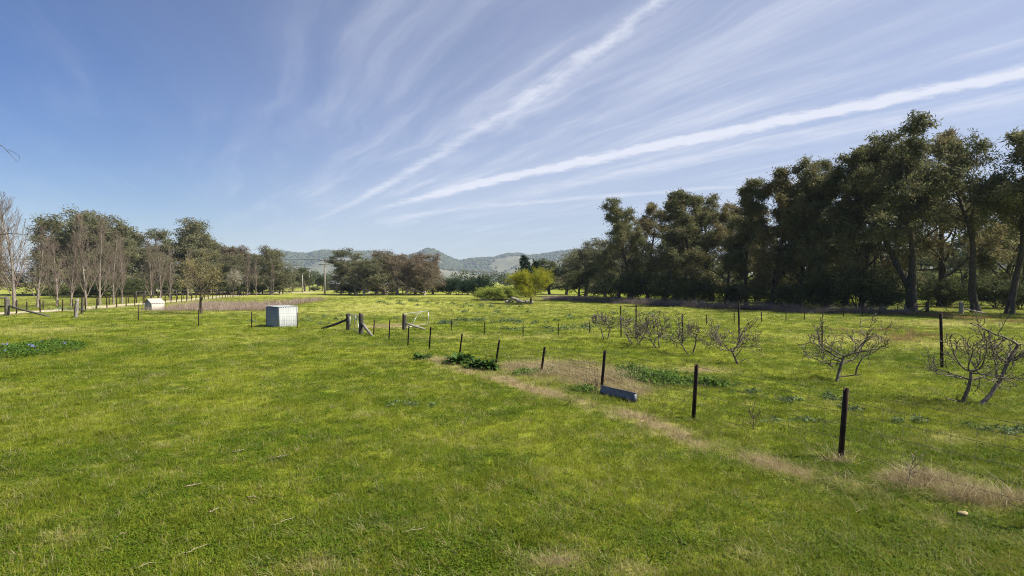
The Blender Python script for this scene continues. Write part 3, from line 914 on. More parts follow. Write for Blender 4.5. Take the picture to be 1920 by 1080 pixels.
def proto(kind, seed):
    key = (kind, seed)
    if key in PROTO:
        return PROTO[key]
    T = Tree(seed * 7 + 3)
    r = T.r
    H = 16.0
    lf = None
    if kind in ('oak', 'oak_narrow', 'oak_fork', 'oak_open'):
        narrow = kind == 'oak_narrow'
        per, sig = 14, .24
        spec = [dict(n=12, sides=9, wander=.065, trop=.03, taper=.12, flare=1.5, kids=(16, 19) if not narrow else (19, 22), t0=.13 if kind != 'oak_open' else .42, ang=58 if not narrow else 50, angt=.30, ratio=.38 if not narrow else .25, prof=lambda t: 1.12 - .72 * t, rr=.48, tip=True),
                dict(n=6, sides=6, wander=.18, trop=.05, taper=.3, kids=(6, 8), t0=.38, ang=50, ratio=.42, prof=lambda t: 1.15 - .55 * t, rr=.6, tip=True),
                dict(n=4, sides=4, wander=.2, trop=.03, taper=.4, kids=(4, 5), t0=.45, ang=46, ratio=.42, prof=one, rr=.6, tip=True),
                dict(n=3, sides=3, wander=.2, trop=-.04, taper=.5, anch=3, a0=.3)]
        if kind == 'oak_fork':
            st = dict(spec[0]); st['kids'] = (9, 11); st['t0'] = .28; st['ratio'] = .40; st['n'] = 9; st['wander'] = .09; st['trop'] = .055
            T.lines.append((np.array([[0, 0, -.4], [.05, 0, .8], [.1, .05, 2.4]]), np.array([.62, .46, .42]), 10))
            for a, tl_, L in ((.15, .34, 14.0), (2.5, .42, 13.2), (4.4, .26, 14.5)):
                T.grow((.1, .05, 2.1), nrm([math.cos(a) * tl_, math.sin(a) * tl_, 1]), L, .30, 0, [st] + spec[1:])
        elif kind == 'oak_open':
            st = dict(spec[0]); st['wander'] = .10; st['kids'] = (11, 13); st['ratio'] = .42
            per = 11
            T.grow((0, 0, -.4), nrm([.12, 0, 1]), 15.5, .36, 0, [st] + spec[1:])
        else:
            T.grow((0, 0, -.4), nrm([r.normal(0, .05), r.normal(0, .05), 1]), 15.6, .34 if not narrow else .26, 0, spec)
        lf = T.leaves(per, sig, .36, .24, droop=.35, flat=.85, tj=.3)
    elif kind in ('gum', 'gum_round', 'gum_high'):
        t0 = {'gum': .18, 'gum_round': .08, 'gum_high': .38}[kind]
        spec = [dict(n=8, sides=8, wander=.08, trop=.04, taper=.25, flare=1.4, kids=(14, 16), t0=t0, ang=64 if kind == 'gum_round' else 58, angt=.40, ratio=.46, prof=lambda t: 1.12 - .55 * t, rr=.6, tip=True),
                dict(n=6, sides=6, wander=.15, trop=.035 if kind == 'gum_round' else .05, taper=.35, kids=(6, 8), t0=.28, ang=46, ratio=.46, prof=lambda t: 1.1 - .4 * t, rr=.6, tip=True),
                dict(n=4, sides=4, wander=.18, trop=.02, taper=.4, kids=(4, 5), t0=.3, ang=42, ratio=.52, prof=one, rr=.6, tip=True),
                dict(n=3, sides=3, wander=.2, trop=-.02, taper=.5, anch=2, a0=.5)]
        T.grow((0, 0, -.4), nrm([r.normal(0, .08), r.normal(0, .08), 1]), 14.5, .42, 0, spec)
        lf = T.leaves(17, .40, .40, .36, droop=.5, flat=.7, tj=.3)
    elif kind == 'conifer':
        spec = [dict(n=8, sides=7, wander=.02, trop=.05, taper=.1, kids=54, t0=.06, ang=80, angt=.35, ratio=.26, prof=lambda t: 1.15 - 1.0 * t, rr=.4, tip=True),
                dict(n=4, sides=4, wander=.08, trop=.05, taper=.3, kids=(6, 7), t0=.2, ang=40, ratio=.42, prof=lambda t: 1.1 - .5 * t, rr=.5, tip=True),
                dict(n=2, sides=3, wander=.1, trop=.0, taper=.4, anch=3, a0=.3)]
        T.grow((0, 0, -.3), UP, 15.8, .3, 0, spec)
        lf = T.leaves(12, .26, .42, .28, droop=.1, flat=.8)
    elif kind == 'poplar':
        spec = [dict(n=10, sides=7, wander=.03, trop=.05, taper=.10, flare=1.4, kids=(22, 26), t0=.08, ang=27, angv=7, ratio=.40, prof=lambda t: 1.08 - .80 * t, rr=.42),
                dict(n=7, sides=4, wander=.06, trop=.10, taper=.2, kids=(8, 10), t0=.12, ang=24, ratio=.40, prof=lambda t: 1.1 - .6 * t, rr=.5, fine_from=1),
                dict(n=4, sides=3, wander=.07, trop=.10, taper=.3, kids=(5, 7), t0=.15, ang=24, ratio=.5, prof=one, rr=.6, fine_from=1),
                dict(n=2, sides=3, wander=.08, trop=.08, taper=.4, anch=1, fine_from=1)]
        T.grow((0, 0, -.3), nrm([r.normal(0, .03), r.normal(0, .03), 1]), 16.0, .24, 0, spec)
        T.fine = [(p, np.maximum(q, .0105), s_) for p, q, s_ in T.fine]
    elif kind == 'budding':            # a round small tree just coming into leaf
        spec = [dict(n=5, sides=8, wander=.06, trop=.03, taper=.5, kids=(9, 10), t0=.38, ang=48, angt=.3, ratio=.80, prof=lambda t: 1.1 - .25 * t, rr=.6, tip=True),
                dict(n=6, sides=5, wander=.12, trop=.08, taper=.3, kids=(8, 9), t0=.2, ang=40, ratio=.5, prof=lambda t: 1.1 - .5 * t, rr=.55, tip=True, fine_from=9),
                dict(n=4, sides=3, wander=.14, trop=.06, taper=.35, kids=(5, 6), t0=.2, ang=38, ratio=.5, prof=one, rr=.6, fine_from=2),
                dict(n=3, sides=3, wander=.15, trop=.03, taper=.4, anch=4, a0=.2, fine_from=2)]
        T.grow((0, 0, -.3), nrm([.02, 0, 1]), 7.6, .30, 0, spec)
        T.fine = [(p, np.maximum(q, .012), s_) for p, q, s_ in T.fine]
        lf = T.leaves(5, .14, .17, .5, droop=.1)
    elif kind == 'willow':
        spec = [dict(n=4, sides=8, wander=.06, trop=.03, taper=.6, kids=(13, 14), t0=.38, ang=62, angt=.45, ratio=1.15, prof=lambda t: 1.0 - .1 * t, rr=.6, tip=True),
                dict(n=6, sides=5, wander=.12, trop=.03, taper=.3, kids=(8, 9), t0=.2, ang=42, ratio=.45, prof=lambda t: 1.1 - .4 * t, rr=.55, tip=True),
                dict(n=4, sides=3, wander=.14, trop=.02, taper=.35, kids=(5, 6), t0=.2, ang=38, ratio=.5, prof=one, rr=.6),
                dict(n=3, sides=3, wander=.15, trop=-.02, taper=.4, anch=3, a0=.2)]
        T.grow((0, 0, -.3), UP, 6.4, .36, 0, spec)
        lf = T.leaves(12, .34, .36, .34, droop=.2)
    elif kind == 'shrub':
        spec = [dict(n=4, sides=5, wander=.12, trop=.06, taper=.4, kids=(6, 7), t0=.2, ang=42, ratio=.6, prof=lambda t: 1.1 - .4 * t, rr=.6, tip=True),
                dict(n=4, sides=4, wander=.15, trop=.05, taper=.4, kids=(5, 6), t0=.2, ang=40, ratio=.55, prof=one, rr=.6, tip=True),
                dict(n=3, sides=3, wander=.18, trop=.02, taper=.4, anch=3, a0=.2)]
        for j in range(9):
            a = j * 2.4; tl_ = .15 + .10 * j
            T.grow((.35 * math.cos(a), .35 * math.sin(a), -.3), nrm([math.cos(a) * tl_, math.sin(a) * tl_, 1]), r.uniform(9, 13), .14, 0, spec)
        lf = T.leaves(13, .60, .75, .42, droop=.1)
    Vw, Qw = tube_mesh(T.lines)
    zt = max(Vw[:, 2].max(), lf[0][:, 2].max() if lf else 0, max((p[0][:, 2].max() for p in T.fine), default=0))
    k = 16.0 / zt
    out = [mesh_np(kind + '_trunk', Vw * k, Qw, smooth=True), None, None]
    if lf:
        out[1] = mesh_np(kind + '_crown', lf[0] * k, lf[1], attrs={'tint': lf[2]})
    if T.fine:
        Vf, Qf = tube_mesh(T.fine)
        out[2] = mesh_np(kind + '_twigs', Vf * k, Qf)
    PROTO[key] = out
    return out


MESHMAT = {}


def with_mat(me, mat):
    """the same mesh data with a given material, shared by all trees that use both"""
    k = (me.name, mat.name)
    if k not in MESHMAT:
        if not me.materials:
            me.materials.append(mat); MESHMAT[k] = me
        else:
            c = me.copy(); c.materials.clear(); c.materials.append(mat); MESHMAT[k] = c
    return MESHMAT[k]


def tree(name, kind, seed, base, h, wide, rz, leafm, barkm, label, cat='tree', group=None, lean=(0, 0), twigm=None):
    tr, cr, tw = proto(kind, seed)
    o = empty(name, base, rz, label, cat, group)
    s_ = h / 16.0
    o.scale = (s_ * wide, s_ * wide, s_)
    o.rotation_euler = (lean[0], lean[1], rz)
    link('trunk', with_mat(tr, M[barkm]), None, o)
    if cr is not None and leafm:
        link('crown', with_mat(cr, M[leafm]), None, o)
    if tw is not None:
        tag(link('twigs', with_mat(tw, M[twigm or barkm]), None, o), kind='stuff')
    return o


# the row of dark she-oaks on one side: (px of trunk, distance, row of the top, spread, kind, seed, leaf, label)
ROW = 'dark she-oaks in the tall row'
def she_oak(px, d, ty, wide, kind, seed, rz, leafm, label, lean=(0, 0)):
    b = G(px, d)
    return tree('she_oak', kind, seed, b, top_h(ty, b), wide * 1.1, rz, leafm, 'bark_dark', label, 'tree', ROW, lean)


she_oak(1182, 86, 372, 1.05, 'oak', 1, 0.3, 'she_oak', 'dark she-oak at the far left end of the tall row')
she_oak(1245, 81, 357, 1.10, 'oak', 2, 1.3, 'she_oak', 'broad dark she-oak second from the left end of the tall row')
she_oak(1300, 76, 351, 1.05, 'oak', 3, 2.2, 'she_oak', 'rounded dark she-oak third from the left end of the tall row')
she_oak(1362, 71, 354, 1.00, 'oak', 1, 4.0, 'she_oak_brown', 'brownish she-oak whose pale trunk leans left, in the tall row', (0, -.16))
she_oak(1400, 69, 342, 1.0, 'oak_narrow', 1, 1.0, 'she_oak', 'slim she-oak just right of the leaning brownish one')
she_oak(1447, 66, 316, 0.95, 'oak_narrow', 2, 0.0, 'she_oak_brown', 'slim pointed she-oak standing taller than its left neighbours')
she_oak(1497, 64, 309, 1.0, 'oak_narrow', 1, 3.1, 'she_oak', 'slim she-oak with a ragged top, middle of the tall row')
she_oak(1552, 63, 286, 1.0, 'oak', 2, 3.6, 'she_oak', 'she-oak with upswept limbs left of the tallest forked tree')
she_oak(1618, 60, 258, .95, 'oak', 3, 5.4, 'she_oak', 'tall dense she-oak beside the tallest forked tree')
she_oak(1708, 57, 230, .98, 'oak_fork', 4, 0.4, 'she_oak', 'tallest she-oak with a thick forked trunk')
she_oak(1832, 54.5, 246, .95, 'oak_open', 5, 3.2, 'she_oak', 'she-oak with a bare leaning trunk behind the grey gateway', (0, -.06))
she_oak(1893, 52.5, 240, .9, 'oak_open', 6, 0.2, 'she_oak', 'open-crowned she-oak near the right edge of the photo')
she_oak(1985, 51, 205, 1.1, 'oak_fork', 4, 2.6, 'she_oak', 'large she-oak cut off by the right edge of the photo')
# the second rank behind them
for px, d, ty, wd, kd, sd, rz, lab in (
        (1160, 100, 402, 1.0, 'oak', 2, 2.0, 'low she-oak peeping out at the left end behind the tall row'),
        (1215, 96, 372, 1.0, 'oak', 3, .5, 'she-oak behind the two trees at the left end of the row'),
        (1335, 86, 362, 1.1, 'oak', 2, 5.0, 'she-oak behind the leaning brownish one'),
        (1585, 76, 300, 1.0, 'oak', 1, 1.2, 'she-oak behind the upswept one, left of the tallest'),
        (1665, 72, 262, 1.0, 'oak', 2, 2.9, 'she-oak filling the gap behind the tallest forked tree'),
        (1765, 68, 240, .95, 'oak', 3, 3.9, 'she-oak behind and right of the tallest forked tree'),
        (1880, 72, 345, 1.1, 'oak', 1, 2.2, 'low she-oak behind the open-crowned tree at the right edge'),
        (1270, 92, 380, 1.1, 'oak', 1, 3.0, 'she-oak in the second rank behind the second and third from left'),
        (1420, 88, 380, 1.2, 'oak', 3, 1.0, 'low she-oak filling the gap beside the slim pointed one'),
        (1520, 80, 340, 1.1, 'oak', 1, 4.4, 'she-oak in the second rank behind the slim ragged one'),
        (1800, 88, 372, 1.2, 'oak', 2, .7, 'low distant she-oak seen through the far gateway'),
        (1940, 84, 340, 1.2, 'oak', 3, 1.9, 'distant she-oak behind the right edge of the row')):
    she_oak(px, d, ty, wd, kd, sd, rz, 'she_oak' if sd != 3 else 'she_oak_brown', lab)
# dark bushes at the foot of the row
for px, d, ty, wd, sd, lab in (
        (1185, 80, 500, 1.1, 1, 'dark bush at the foot of the leftmost she-oak'), (1245, 76, 505, 1.2, 2, 'wide dark bush under the second she-oak from the left'),
        (1305, 72, 515, 1.2, 1, 'dark bush under the third she-oak from the left'), (1378, 68, 522, .8, 2, 'small dark bush under the brownish leaning she-oak'),
        (1482, 60, 525, 1.0, 1, 'dark leafy bush at the foot of the slim she-oaks'), (1545, 60, 500, 1.2, 2, 'dark bush under the upswept she-oak'),
        (1610, 58, 490, 1.2, 1, 'dark bush under the tall dense she-oak'), (1655, 57, 520, .9, 2, 'dark bush left of the thick forked trunk'),
        (1775, 66, 520, 1.0, 1, 'dark bush behind the far gateway'), (1868, 63, 512, 1.1, 1, 'dark bush between the two open-crowned trunks at the far right'), (1912, 60, 518, 1.0, 2, 'dark bush at the right edge behind the open-crowned trunk'), (1862, 95, 500, 1.8, 2, 'distant dark bush seen below the open-crowned she-oak'), (1735, 98, 500, 1.8, 1, 'distant dark bush right of the forked trunk'), (1930, 90, 495, 1.8, 2, 'distant dark bush at the right edge'), (1420, 100, 512, 1.8, 1, 'distant dark bush in the gap among the slim she-oaks'), (1440, 74, 515, 1.0, 2, 'dark bush behind the slim pointed she-oak')):
    b = G(px, d)
    tree('bush', 'shrub', sd, b, top_h(ty, b), wd * 1.25, sd * 1.7 + px, 'scrub', 'bark_dark', lab, 'bush', 'dark bushes under the she-oaks')

# brownish trees between the willow and the row
for px, d, ty, wd, kd, sd, lf_, lab in (
        (1098, 112, 443, .95, 'gum_high', 1, 'gum', 'brownish open tree with a forked dark trunk left of the tall row'),
        (1062, 125, 470, 1.1, 'gum_round', 2, 'gum', 'rounded brown-green tree just right of the yellow willow'),
        (1135, 108, 462, 1.0, 'gum', 3, 'gum', 'brown-green tree touching the left end of the tall row'),
        (1030, 130, 482, 1.1, 'gum_round', 1, 'scrub', 'dark green tree right behind the yellow willow'),
        (1085, 100, 500, 1.2, 'gum_round', 3, 'scrub', 'low dark tree under the brownish forked one')):
    b = G(px, d)
    tree('gum_tree', kd, sd, b, top_h(ty, b), wd * 1.45, px * .7, lf_, 'bark_dark', lab, 'tree', 'trees beside the yellow willow')
for px, d, ty, wd, sd, lab in ((986, 105, 477, .9, 1, 'dark conifer rising behind the yellow willow'), (1003, 112, 487, .9, 2, 'smaller dark conifer tucked behind the yellow willow'),
                               (838, 128, 521, 1.6, 2, 'squat dark conifer beside the reddish gum trees'), (858, 126, 519, 1.7, 1, 'squat dark conifer in the middle of the dark hedge'),
                               (878, 126, 522, 1.6, 2, 'squat dark conifer at the right end of the dark hedge'), (903, 122, 515, 1.45, 1, 'taller squat conifer between dark hedge and bright bush')):
    b = G(px, d)
    tree('conifer', 'conifer' if px > 950 else 'shrub', sd, b, top_h(ty, b), wd * (1.5 if px > 950 else .85), px * 1.3, 'conifer', 'bark_dark', lab, 'tree', 'dark conifers in the middle distance')

# gum trees of the clump behind the power pole
for px, d, ty, wd, kd, sd, lf_, lab in (
        (668, 124, 463, 1.05, 'gum_round', 1, 'gum', 'tallest olive gum tree at the left of the middle clump'),
        (640, 132, 488, .9, 'gum', 2, 'gum', 'small olive gum tree just right of the power pole'),
        (705, 127, 472, 1.0, 'gum', 1, 'gum', 'olive gum tree second in the middle clump'),
        (745, 122, 466, 1.0, 'gum_round', 3, 'gum_red', 'reddish gum tree with pale crooked limbs in the middle clump'),
        (778, 126, 470, 1.05, 'gum_round', 2, 'gum_red', 'broad reddish gum tree in the right half of the middle clump'),
        (812, 128, 486, 1.0, 'gum_round', 1, 'gum_red', 'lower reddish gum tree at the right end of the middle clump'),
        (690, 145, 480, 1.1, 'gum_round', 3, 'gum', 'olive gum tree at the back of the middle clump'),
        (724, 119, 480, 1.0, 'gum_round', 2, 'gum', 'olive gum tree at the front between the olive and reddish ones'),
        (762, 138, 474, 1.0, 'gum_round', 1, 'gum_red', 'reddish gum tree at the back of the middle clump'),
        (796, 120, 482, .95, 'gum_round', 3, 'gum_red', 'reddish gum tree in front near the right end of the clump'),
        (683, 118, 484, .9, 'gum_round', 2, 'gum', 'low olive gum tree at the front of the middle clump')):
    b = G(px, d)
    tree('gum_tree', kd, sd, b, top_h(ty, b), wd * 1.5, px * 1.1, lf_, 'bark_gum', lab, 'tree', 'gum trees of the middle clump')
for px, d, ty, wd, sd, lab in ((655, 128, 530, 1.6, 1, 'dark bush under the tallest gum of the middle clump'), (720, 130, 528, 1.8, 2, 'dark bush in the shade of the middle clump'), (790, 130, 526, 1.9, 1, 'dark bush under the reddish gums of the middle clump'), (590, 172, 536, 1.6, 2, 'dark bush behind the power poles')):
    b = G(px, d)
    tree('bush', 'shrub', sd, b, top_h(ty, b), wd * 1.4, px, 'scrub', 'bark_dark', lab, 'bush', 'dark bushes under the middle clump')
# the left-hand wood
for px, d, ty, wd, kd, sd, lf_, lab in (
        (132, 118, 398, .95, 'gum', 1, 'gum', 'tall spreading gum tree behind the leafless poplars'),
        (188, 122, 391, .95, 'gum_round', 2, 'gum', 'tallest gum tree behind the pale poplar trunks'),
        (228, 126, 404, .95, 'gum', 3, 'gum', 'gum tree right of the tallest one behind the poplars'),
        (268, 128, 424, .95, 'gum_round', 1, 'gum', 'dome-shaped gum tree above the small cream shed'),
        (100, 126, 455, .95, 'gum_round', 3, 'gum', 'low gum tree at the left end of the wood'),
        (345, 130, 400, .9, 'gum_high', 2, 'gum', 'tall open gum tree with a pale trunk above the budding tree'),
        (392, 132, 436, .95, 'gum', 1, 'gum', 'gum tree right of the tall open one'),
        (308, 136, 448, 1.0, 'gum_round', 2, 'gum', 'gum tree left of the tall open one'),
        (428, 134, 452, .95, 'gum_round', 3, 'gum', 'gum tree above the pale blossom tree'),
        (466, 132, 456, .95, 'gum', 2, 'gum_red', 'brownish gum tree left of the last dark one in the wood'),
        (508, 124, 457, .85, 'gum_round', 1, 'gum', 'dark gum tree at the right end of the wood'),
        (525, 128, 500, .9, 'gum_round', 3, 'gum', 'low gum tree tucked against the end of the wood'),
        (572, 165, 500, 1.25, 'gum_round', 2, 'scrub', 'round dark tree left of the power pole'),
        (548, 170, 506, 1.1, 'gum_round', 1, 'scrub', 'lower round dark tree at the end of the wood'),
        (605, 168, 517, 1.1, 'gum_round', 3, 'scrub', 'small round tree behind the power pole'),
        (158, 132, 412, .95, 'gum_round', 3, 'gum', 'gum tree at the back between the two tallest behind the poplars'),
        (212, 112, 440, .95, 'gum_round', 1, 'gum', 'lower gum tree in front of the tallest one'),
        (290, 120, 462, 1.0, 'gum_round', 3, 'gum', 'low gum tree right above the small cream shed'),
        (368, 124, 455, 1.0, 'gum_round', 1, 'gum', 'low gum tree behind the crown of the budding tree'),
        (410, 126, 466, 1.0, 'gum_round', 2, 'gum', 'low gum tree left behind the pale blossom tree'),
        (448, 126, 474, 1.0, 'gum_round', 1, 'gum', 'low gum tree right behind the pale blossom tree'),
        (488, 134, 466, 1.0, 'gum_round', 3, 'gum', 'gum tree squeezed left of the last dark one'),
        (-10, 112, 470, .9, 'gum_round', 2, 'gum_red', 'brownish tree cut off by the left edge of the photo')):
    b = G(px, d)
    tree('gum_tree', kd, sd, b, top_h(ty, b), wd * 1.5, px * .9, lf_, 'bark_gum', lab, 'tree', 'gum trees of the left-hand wood')
for px, d, ty, wd, sd, lab in ((110, 100, 530, 1.4, 1, 'dark bush under the left end of the wood'), (165, 104, 525, 1.5, 2, 'dark bush behind the pale poplar trunks'), (215, 105, 520, 1.5, 1, 'dark bush behind the rightmost poplar of the first group'),
                               (255, 110, 515, 1.3, 2, 'dark bush behind the small cream shed'), (320, 120, 520, 1.5, 1, 'dark bush under the tall open gum'), (420, 125, 522, 1.6, 2, 'dark bush behind the pale blossom tree'), (480, 125, 520, 1.4, 1, 'dark bush under the brownish gum')):
    b = G(px, d)
    tree('bush', 'shrub', sd, b, top_h(ty, b), wd * 1.5, px, 'scrub', 'bark_dark', lab, 'bush', 'dark bushes under the left-hand wood')

# far woods along the horizon, one mass
def far_wood():
    r = np.random.default_rng(21)
    C = []
    for p0, p1, d0, d1, hh, k in ((60, 620, 300, 360, 9, 46), (600, 1010, 330, 420, 8, 40), (980, 1150, 190, 230, 9, 20), (1140, 1480, 135, 160, 8, 30), (1480, 1990, 128, 150, 8, 40), (-400, 40, 420, 520, 7, 24)):
        for _ in range(k):
            px, d = r.uniform(p0, p1), r.uniform(d0, d1)
            b = G(px, d); h = hh * r.uniform(.55, 1.15)
            for _p in range(9):
                q = r.normal(0, 1, 3)
                c = b + np.array([q[0] * h * .34, q[1] * h * .3, h * r.uniform(.12, .9)])
                C.append(c + r.normal(0, 1, (26, 3)) * h * .11)
    C = np.concatenate(C); n = len(C)
    A = nrm(r.normal(0, 1, (n, 3))); B = nrm(np.cross(A, r.normal(0, 1, (n, 3))))
    l = r.uniform(.7, 1.5, n)
    V, Q = leaf_mesh(C, A, B, l, l * .6)
    tag(link('treeline', mesh_np('treeline', V, Q, attrs={'tint': np.repeat(r.random(n), 4)}), M['scrub']), 'dark far-off belt of trees along the horizon', None, kind='stuff')


far_wood()

# leafless poplars along the driveway
for px, d, ty, wd, sd, rz, lab in (
        (28, 60, 356, .95, 1, 0, 'tall leafless poplar second from the left edge of the photo'), (-8, 62, 372, 1.0, 2, 1, 'leafless poplar cut off by the left edge of the photo'), (70, 64, 418, .9, 2, 2, 'thinner leafless poplar right of the tall one at the left edge'),
        (107, 66, 436, .95, 3, 3, 'leafless poplar third from the left edge, before the wood'), (133, 68, 428, .8, 1, 4, 'pale-stemmed leafless poplar at the left of the dense group'), (161, 69, 396, .75, 2, 5, 'tallest pale-stemmed leafless poplar of the dense group'),
        (187, 71, 394, .72, 3, 1.5, 'leafless poplar right of the tallest one in the dense group'), (212, 74, 426, .75, 1, 2.5, 'leafless poplar second from the right in the dense group'), (229, 76, 440, .8, 2, 3.5, 'rightmost leafless poplar of the dense group'),
        (283, 84, 440, .68, 3, 4.5, 'leafless poplar standing above the small cream shed'), (301, 86, 446, .68, 1, 5.5, 'leafless poplar just right of the small cream shed'), (318, 88, 456, .68, 2, .5, 'leafless poplar third right of the small cream shed'),
        (352, 92, 462, .65, 3, 1.2, 'leafless poplar behind the left side of the budding tree'), (464, 112, 478, .65, 1, 2.2, 'leafless poplar right of the pale blossom tree'), (480, 116, 482, .62, 2, 3.2, 'leafless poplar in the gap at the end of the wood'),
        (512, 121, 484, .45, 3, 4.2, 'last leafless poplar, against the dark gum at the end')):
    b = G(px, d)
    tree('poplar', 'poplar', sd, b, top_h(ty, b), wd * 1.15, rz, None, 'bark_poplar', lab, 'tree', 'leafless poplars along the driveway', (0, 0), 'twig_poplar')

b = P(377, 588)
tree('budding_tree', 'budding', 1, b, top_h(462, b), 1.12, .6, 'bud', 'bark_brown', 'round tree with opening buds beside the reed-filled dam', 'tree')
b = G(437, 104)
tree('blossom_tree', 'budding', 2, b, top_h(499, b), .8, 1.6, 'blossom', 'bark_brown', 'small tree in pale cream blossom at the edge of the wood', 'tree')
b = P(996, 571)
tree('willow_tree', 'willow', 1, b, top_h(496, b), 1.18, .3, 'willow', 'bark_dark', 'yellow-green spring willow standing alone in the paddock', 'tree')
for px, d, ty, wd, sd, lab in ((922, 88, 535, 2.1, 1, 'low bright green willow bush with its left neighbour the conifer'), (945, 86, 530, 2.0, 2, 'bright green willow bush nearest the yellow willow'), (908, 92, 541, 1.6, 2, 'smallest bright green willow bush beside the conifer')):
    b = G(px, d)
    tree('willow_bush', 'shrub', sd, b, top_h(ty, b), wd, px, 'willow_g', 'bark_brown', lab, 'bush', 'bright willow bushes')


# bare overhanging tree whose twigs reach into the picture at the left edge
def overhang():
    b = np.array([-12.2, 10.2, float(gz(-12.2, 10.2))])
    o = empty('leafless_tree', b, 0, 'leafless tree whose thin drooping twigs enter at the left edge', 'tree')
    T = Tree(77)
    T.lines.append((np.array([[0, 0, -.4], [.05, 0, 1.5], [-.1, .1, 3.2], [.1, .1, 4.6], [.0, .2, 6.2]]), np.array([.24, .17, .13, .10, .05]), 8))
    for k in range(7):
        a = 1.7 + k * .62
        T.grow((0, .1, 2.4 + .5 * k), nrm([math.cos(a), math.sin(a) * .8, .8]), 2.3, .05, 0,
               [dict(n=5, sides=5, wander=.12, trop=.04, taper=.3, kids=5, t0=.3, ang=38, ratio=.5, prof=one, rr=.6), dict(n=4, sides=4, wander=.15, trop=.03, taper=.3, kids=3, t0=.3, ang=35, ratio=.5, prof=one, rr=.6), dict(n=3, sides=3, wander=.15, trop=.0, taper=.4, anch=1)])
    V, Q = tube_mesh(T.lines)
    link('trunk', mesh_np('bare_trunk', V, Q, smooth=True), M['bark_brown'], o)
    def w2(px, py, d):
        return np.array([(px - 960) / F * d, d, H0 + (HY - py) / F * d]) - b
    L = []
    L.append((np.array([[.05, .1, 3.9], w2(-120, 250, 10.6), w2(-30, 262, 10.4), w2(8, 275, 10.3), w2(19, 287, 10.3)]), np.array([.03, .016, .009, .006, .004]), 5))
    L.append((np.array([w2(17, 284, 10.3), w2(27, 296, 10.3), w2(34, 304, 10.3)]), np.array([.004, .0032, .002]), 4))
    L.append((np.array([w2(17, 281, 10.3), w2(30, 287, 10.25), w2(39, 293, 10.2), w2(39, 299, 10.2), w2(34, 304, 10.2)]), np.array([.004, .003, .003, .0025, .002]), 4))
    L.append((np.array([[.05, .1, 2.2], w2(-160, 425, 10.8), w2(-60, 440, 10.6), w2(0, 440, 10.5), w2(28, 437, 10.5), w2(45, 441, 10.5), w2(62, 434, 10.5)]), np.array([.04, .02, .013, .009, .006, .004, .003]), 5))
    V, Q = tube_mesh(L)
    tag(link('twigs', mesh_np('bare_twigs', V, Q, smooth=True), M['bark_brown'], o), kind='stuff')


overhang()


# ------------------------------------------------------------------ pruned fig trees of the old orchard
def fig(base, seed, stems, label, low=None):
    thick = .0036 + .00024 * base[1]
    """stems: (lean dx, lean dy, length, radius, number of limbs, spread of limbs)"""
    o = empty('fig_tree', base, 0, label, 'fruit tree', 'leafless fig trees in the old orchard')
    T = Tree(seed)
    r = T.r
    for k, (dx, dy, L, rad, nl, spread, hl) in enumerate(stems):
        p0 = np.array([.10 * k * (1 if dx > 0 else -1), .03 * k, -.12])
        rad = rad * .60
        pts, rr_ = T.line(p0, nrm([dx, dy, 1]), L, rad, rad * .72, 4, .09, .03)
        rr_[0] *= 1.3
        T.lines.append((pts, rr_, 9))
        for j in range(nl):
            a = 6.28 * j / nl + r.normal(0, .35)
            t = r.uniform(.72, 1.0)
            f = t * 4; i = min(int(f), 3)
            pp = pts[i] + (pts[i + 1] - pts[i]) * (f - i)
            tl_ = spread * r.uniform(.75, 1.15)
            d0 = nrm(np.array([math.cos(a) * tl_, math.sin(a) * tl_, r.uniform(.25, .7)]))
            spec = [dict(n=7, sides=6, wander=.22, trop=.07, taper=.38, kids=(5, 6), t0=.22, ang=52, angv=14, ratio=.46, prof=lambda t: 1.15 - .5 * t, rr=.62),
                    dict(n=5, sides=5, wander=.24, trop=.13, taper=.42, kids=(4, 5), t0=.25, ang=46, angv=14, ratio=.5, prof=one, rr=.66, fine_from=1),
                    dict(n=3, sides=4, wander=.22, trop=.16, taper=.5, kids=(1, 2), t0=.3, ang=44, ratio=.5, prof=one, rr=.7, fine_from=1),
                    dict(n=2, sides=4, wander=.2, trop=.15, taper=.55, anch=1, fine_from=1)]
            T.grow(pp, d0, hl * 1.0 * r.uniform(.8, 1.15), rad * r.uniform(.42, .58), 0, spec)
    if low:
        for pts_ in low:
            pts_ = np.array(pts_, float); r0 = stems[0][3] * .32
            T.lines.append((pts_, np.linspace(r0, r0 * .45, len(pts_)), 6))
    T.fine = [(p, np.maximum(q, thick), s_) for p, q, s_ in T.fine]
    V, Q = tube_mesh(T.lines)
    link('trunk', mesh_np('fig_trunk', V, Q, smooth=True), M['bark_fig'], o)
    V, Q = tube_mesh(T.fine)
    tag(link('twigs', mesh_np('fig_twigs', V, Q, smooth=True), M['bark_fig'], o), kind='stuff')
    return o


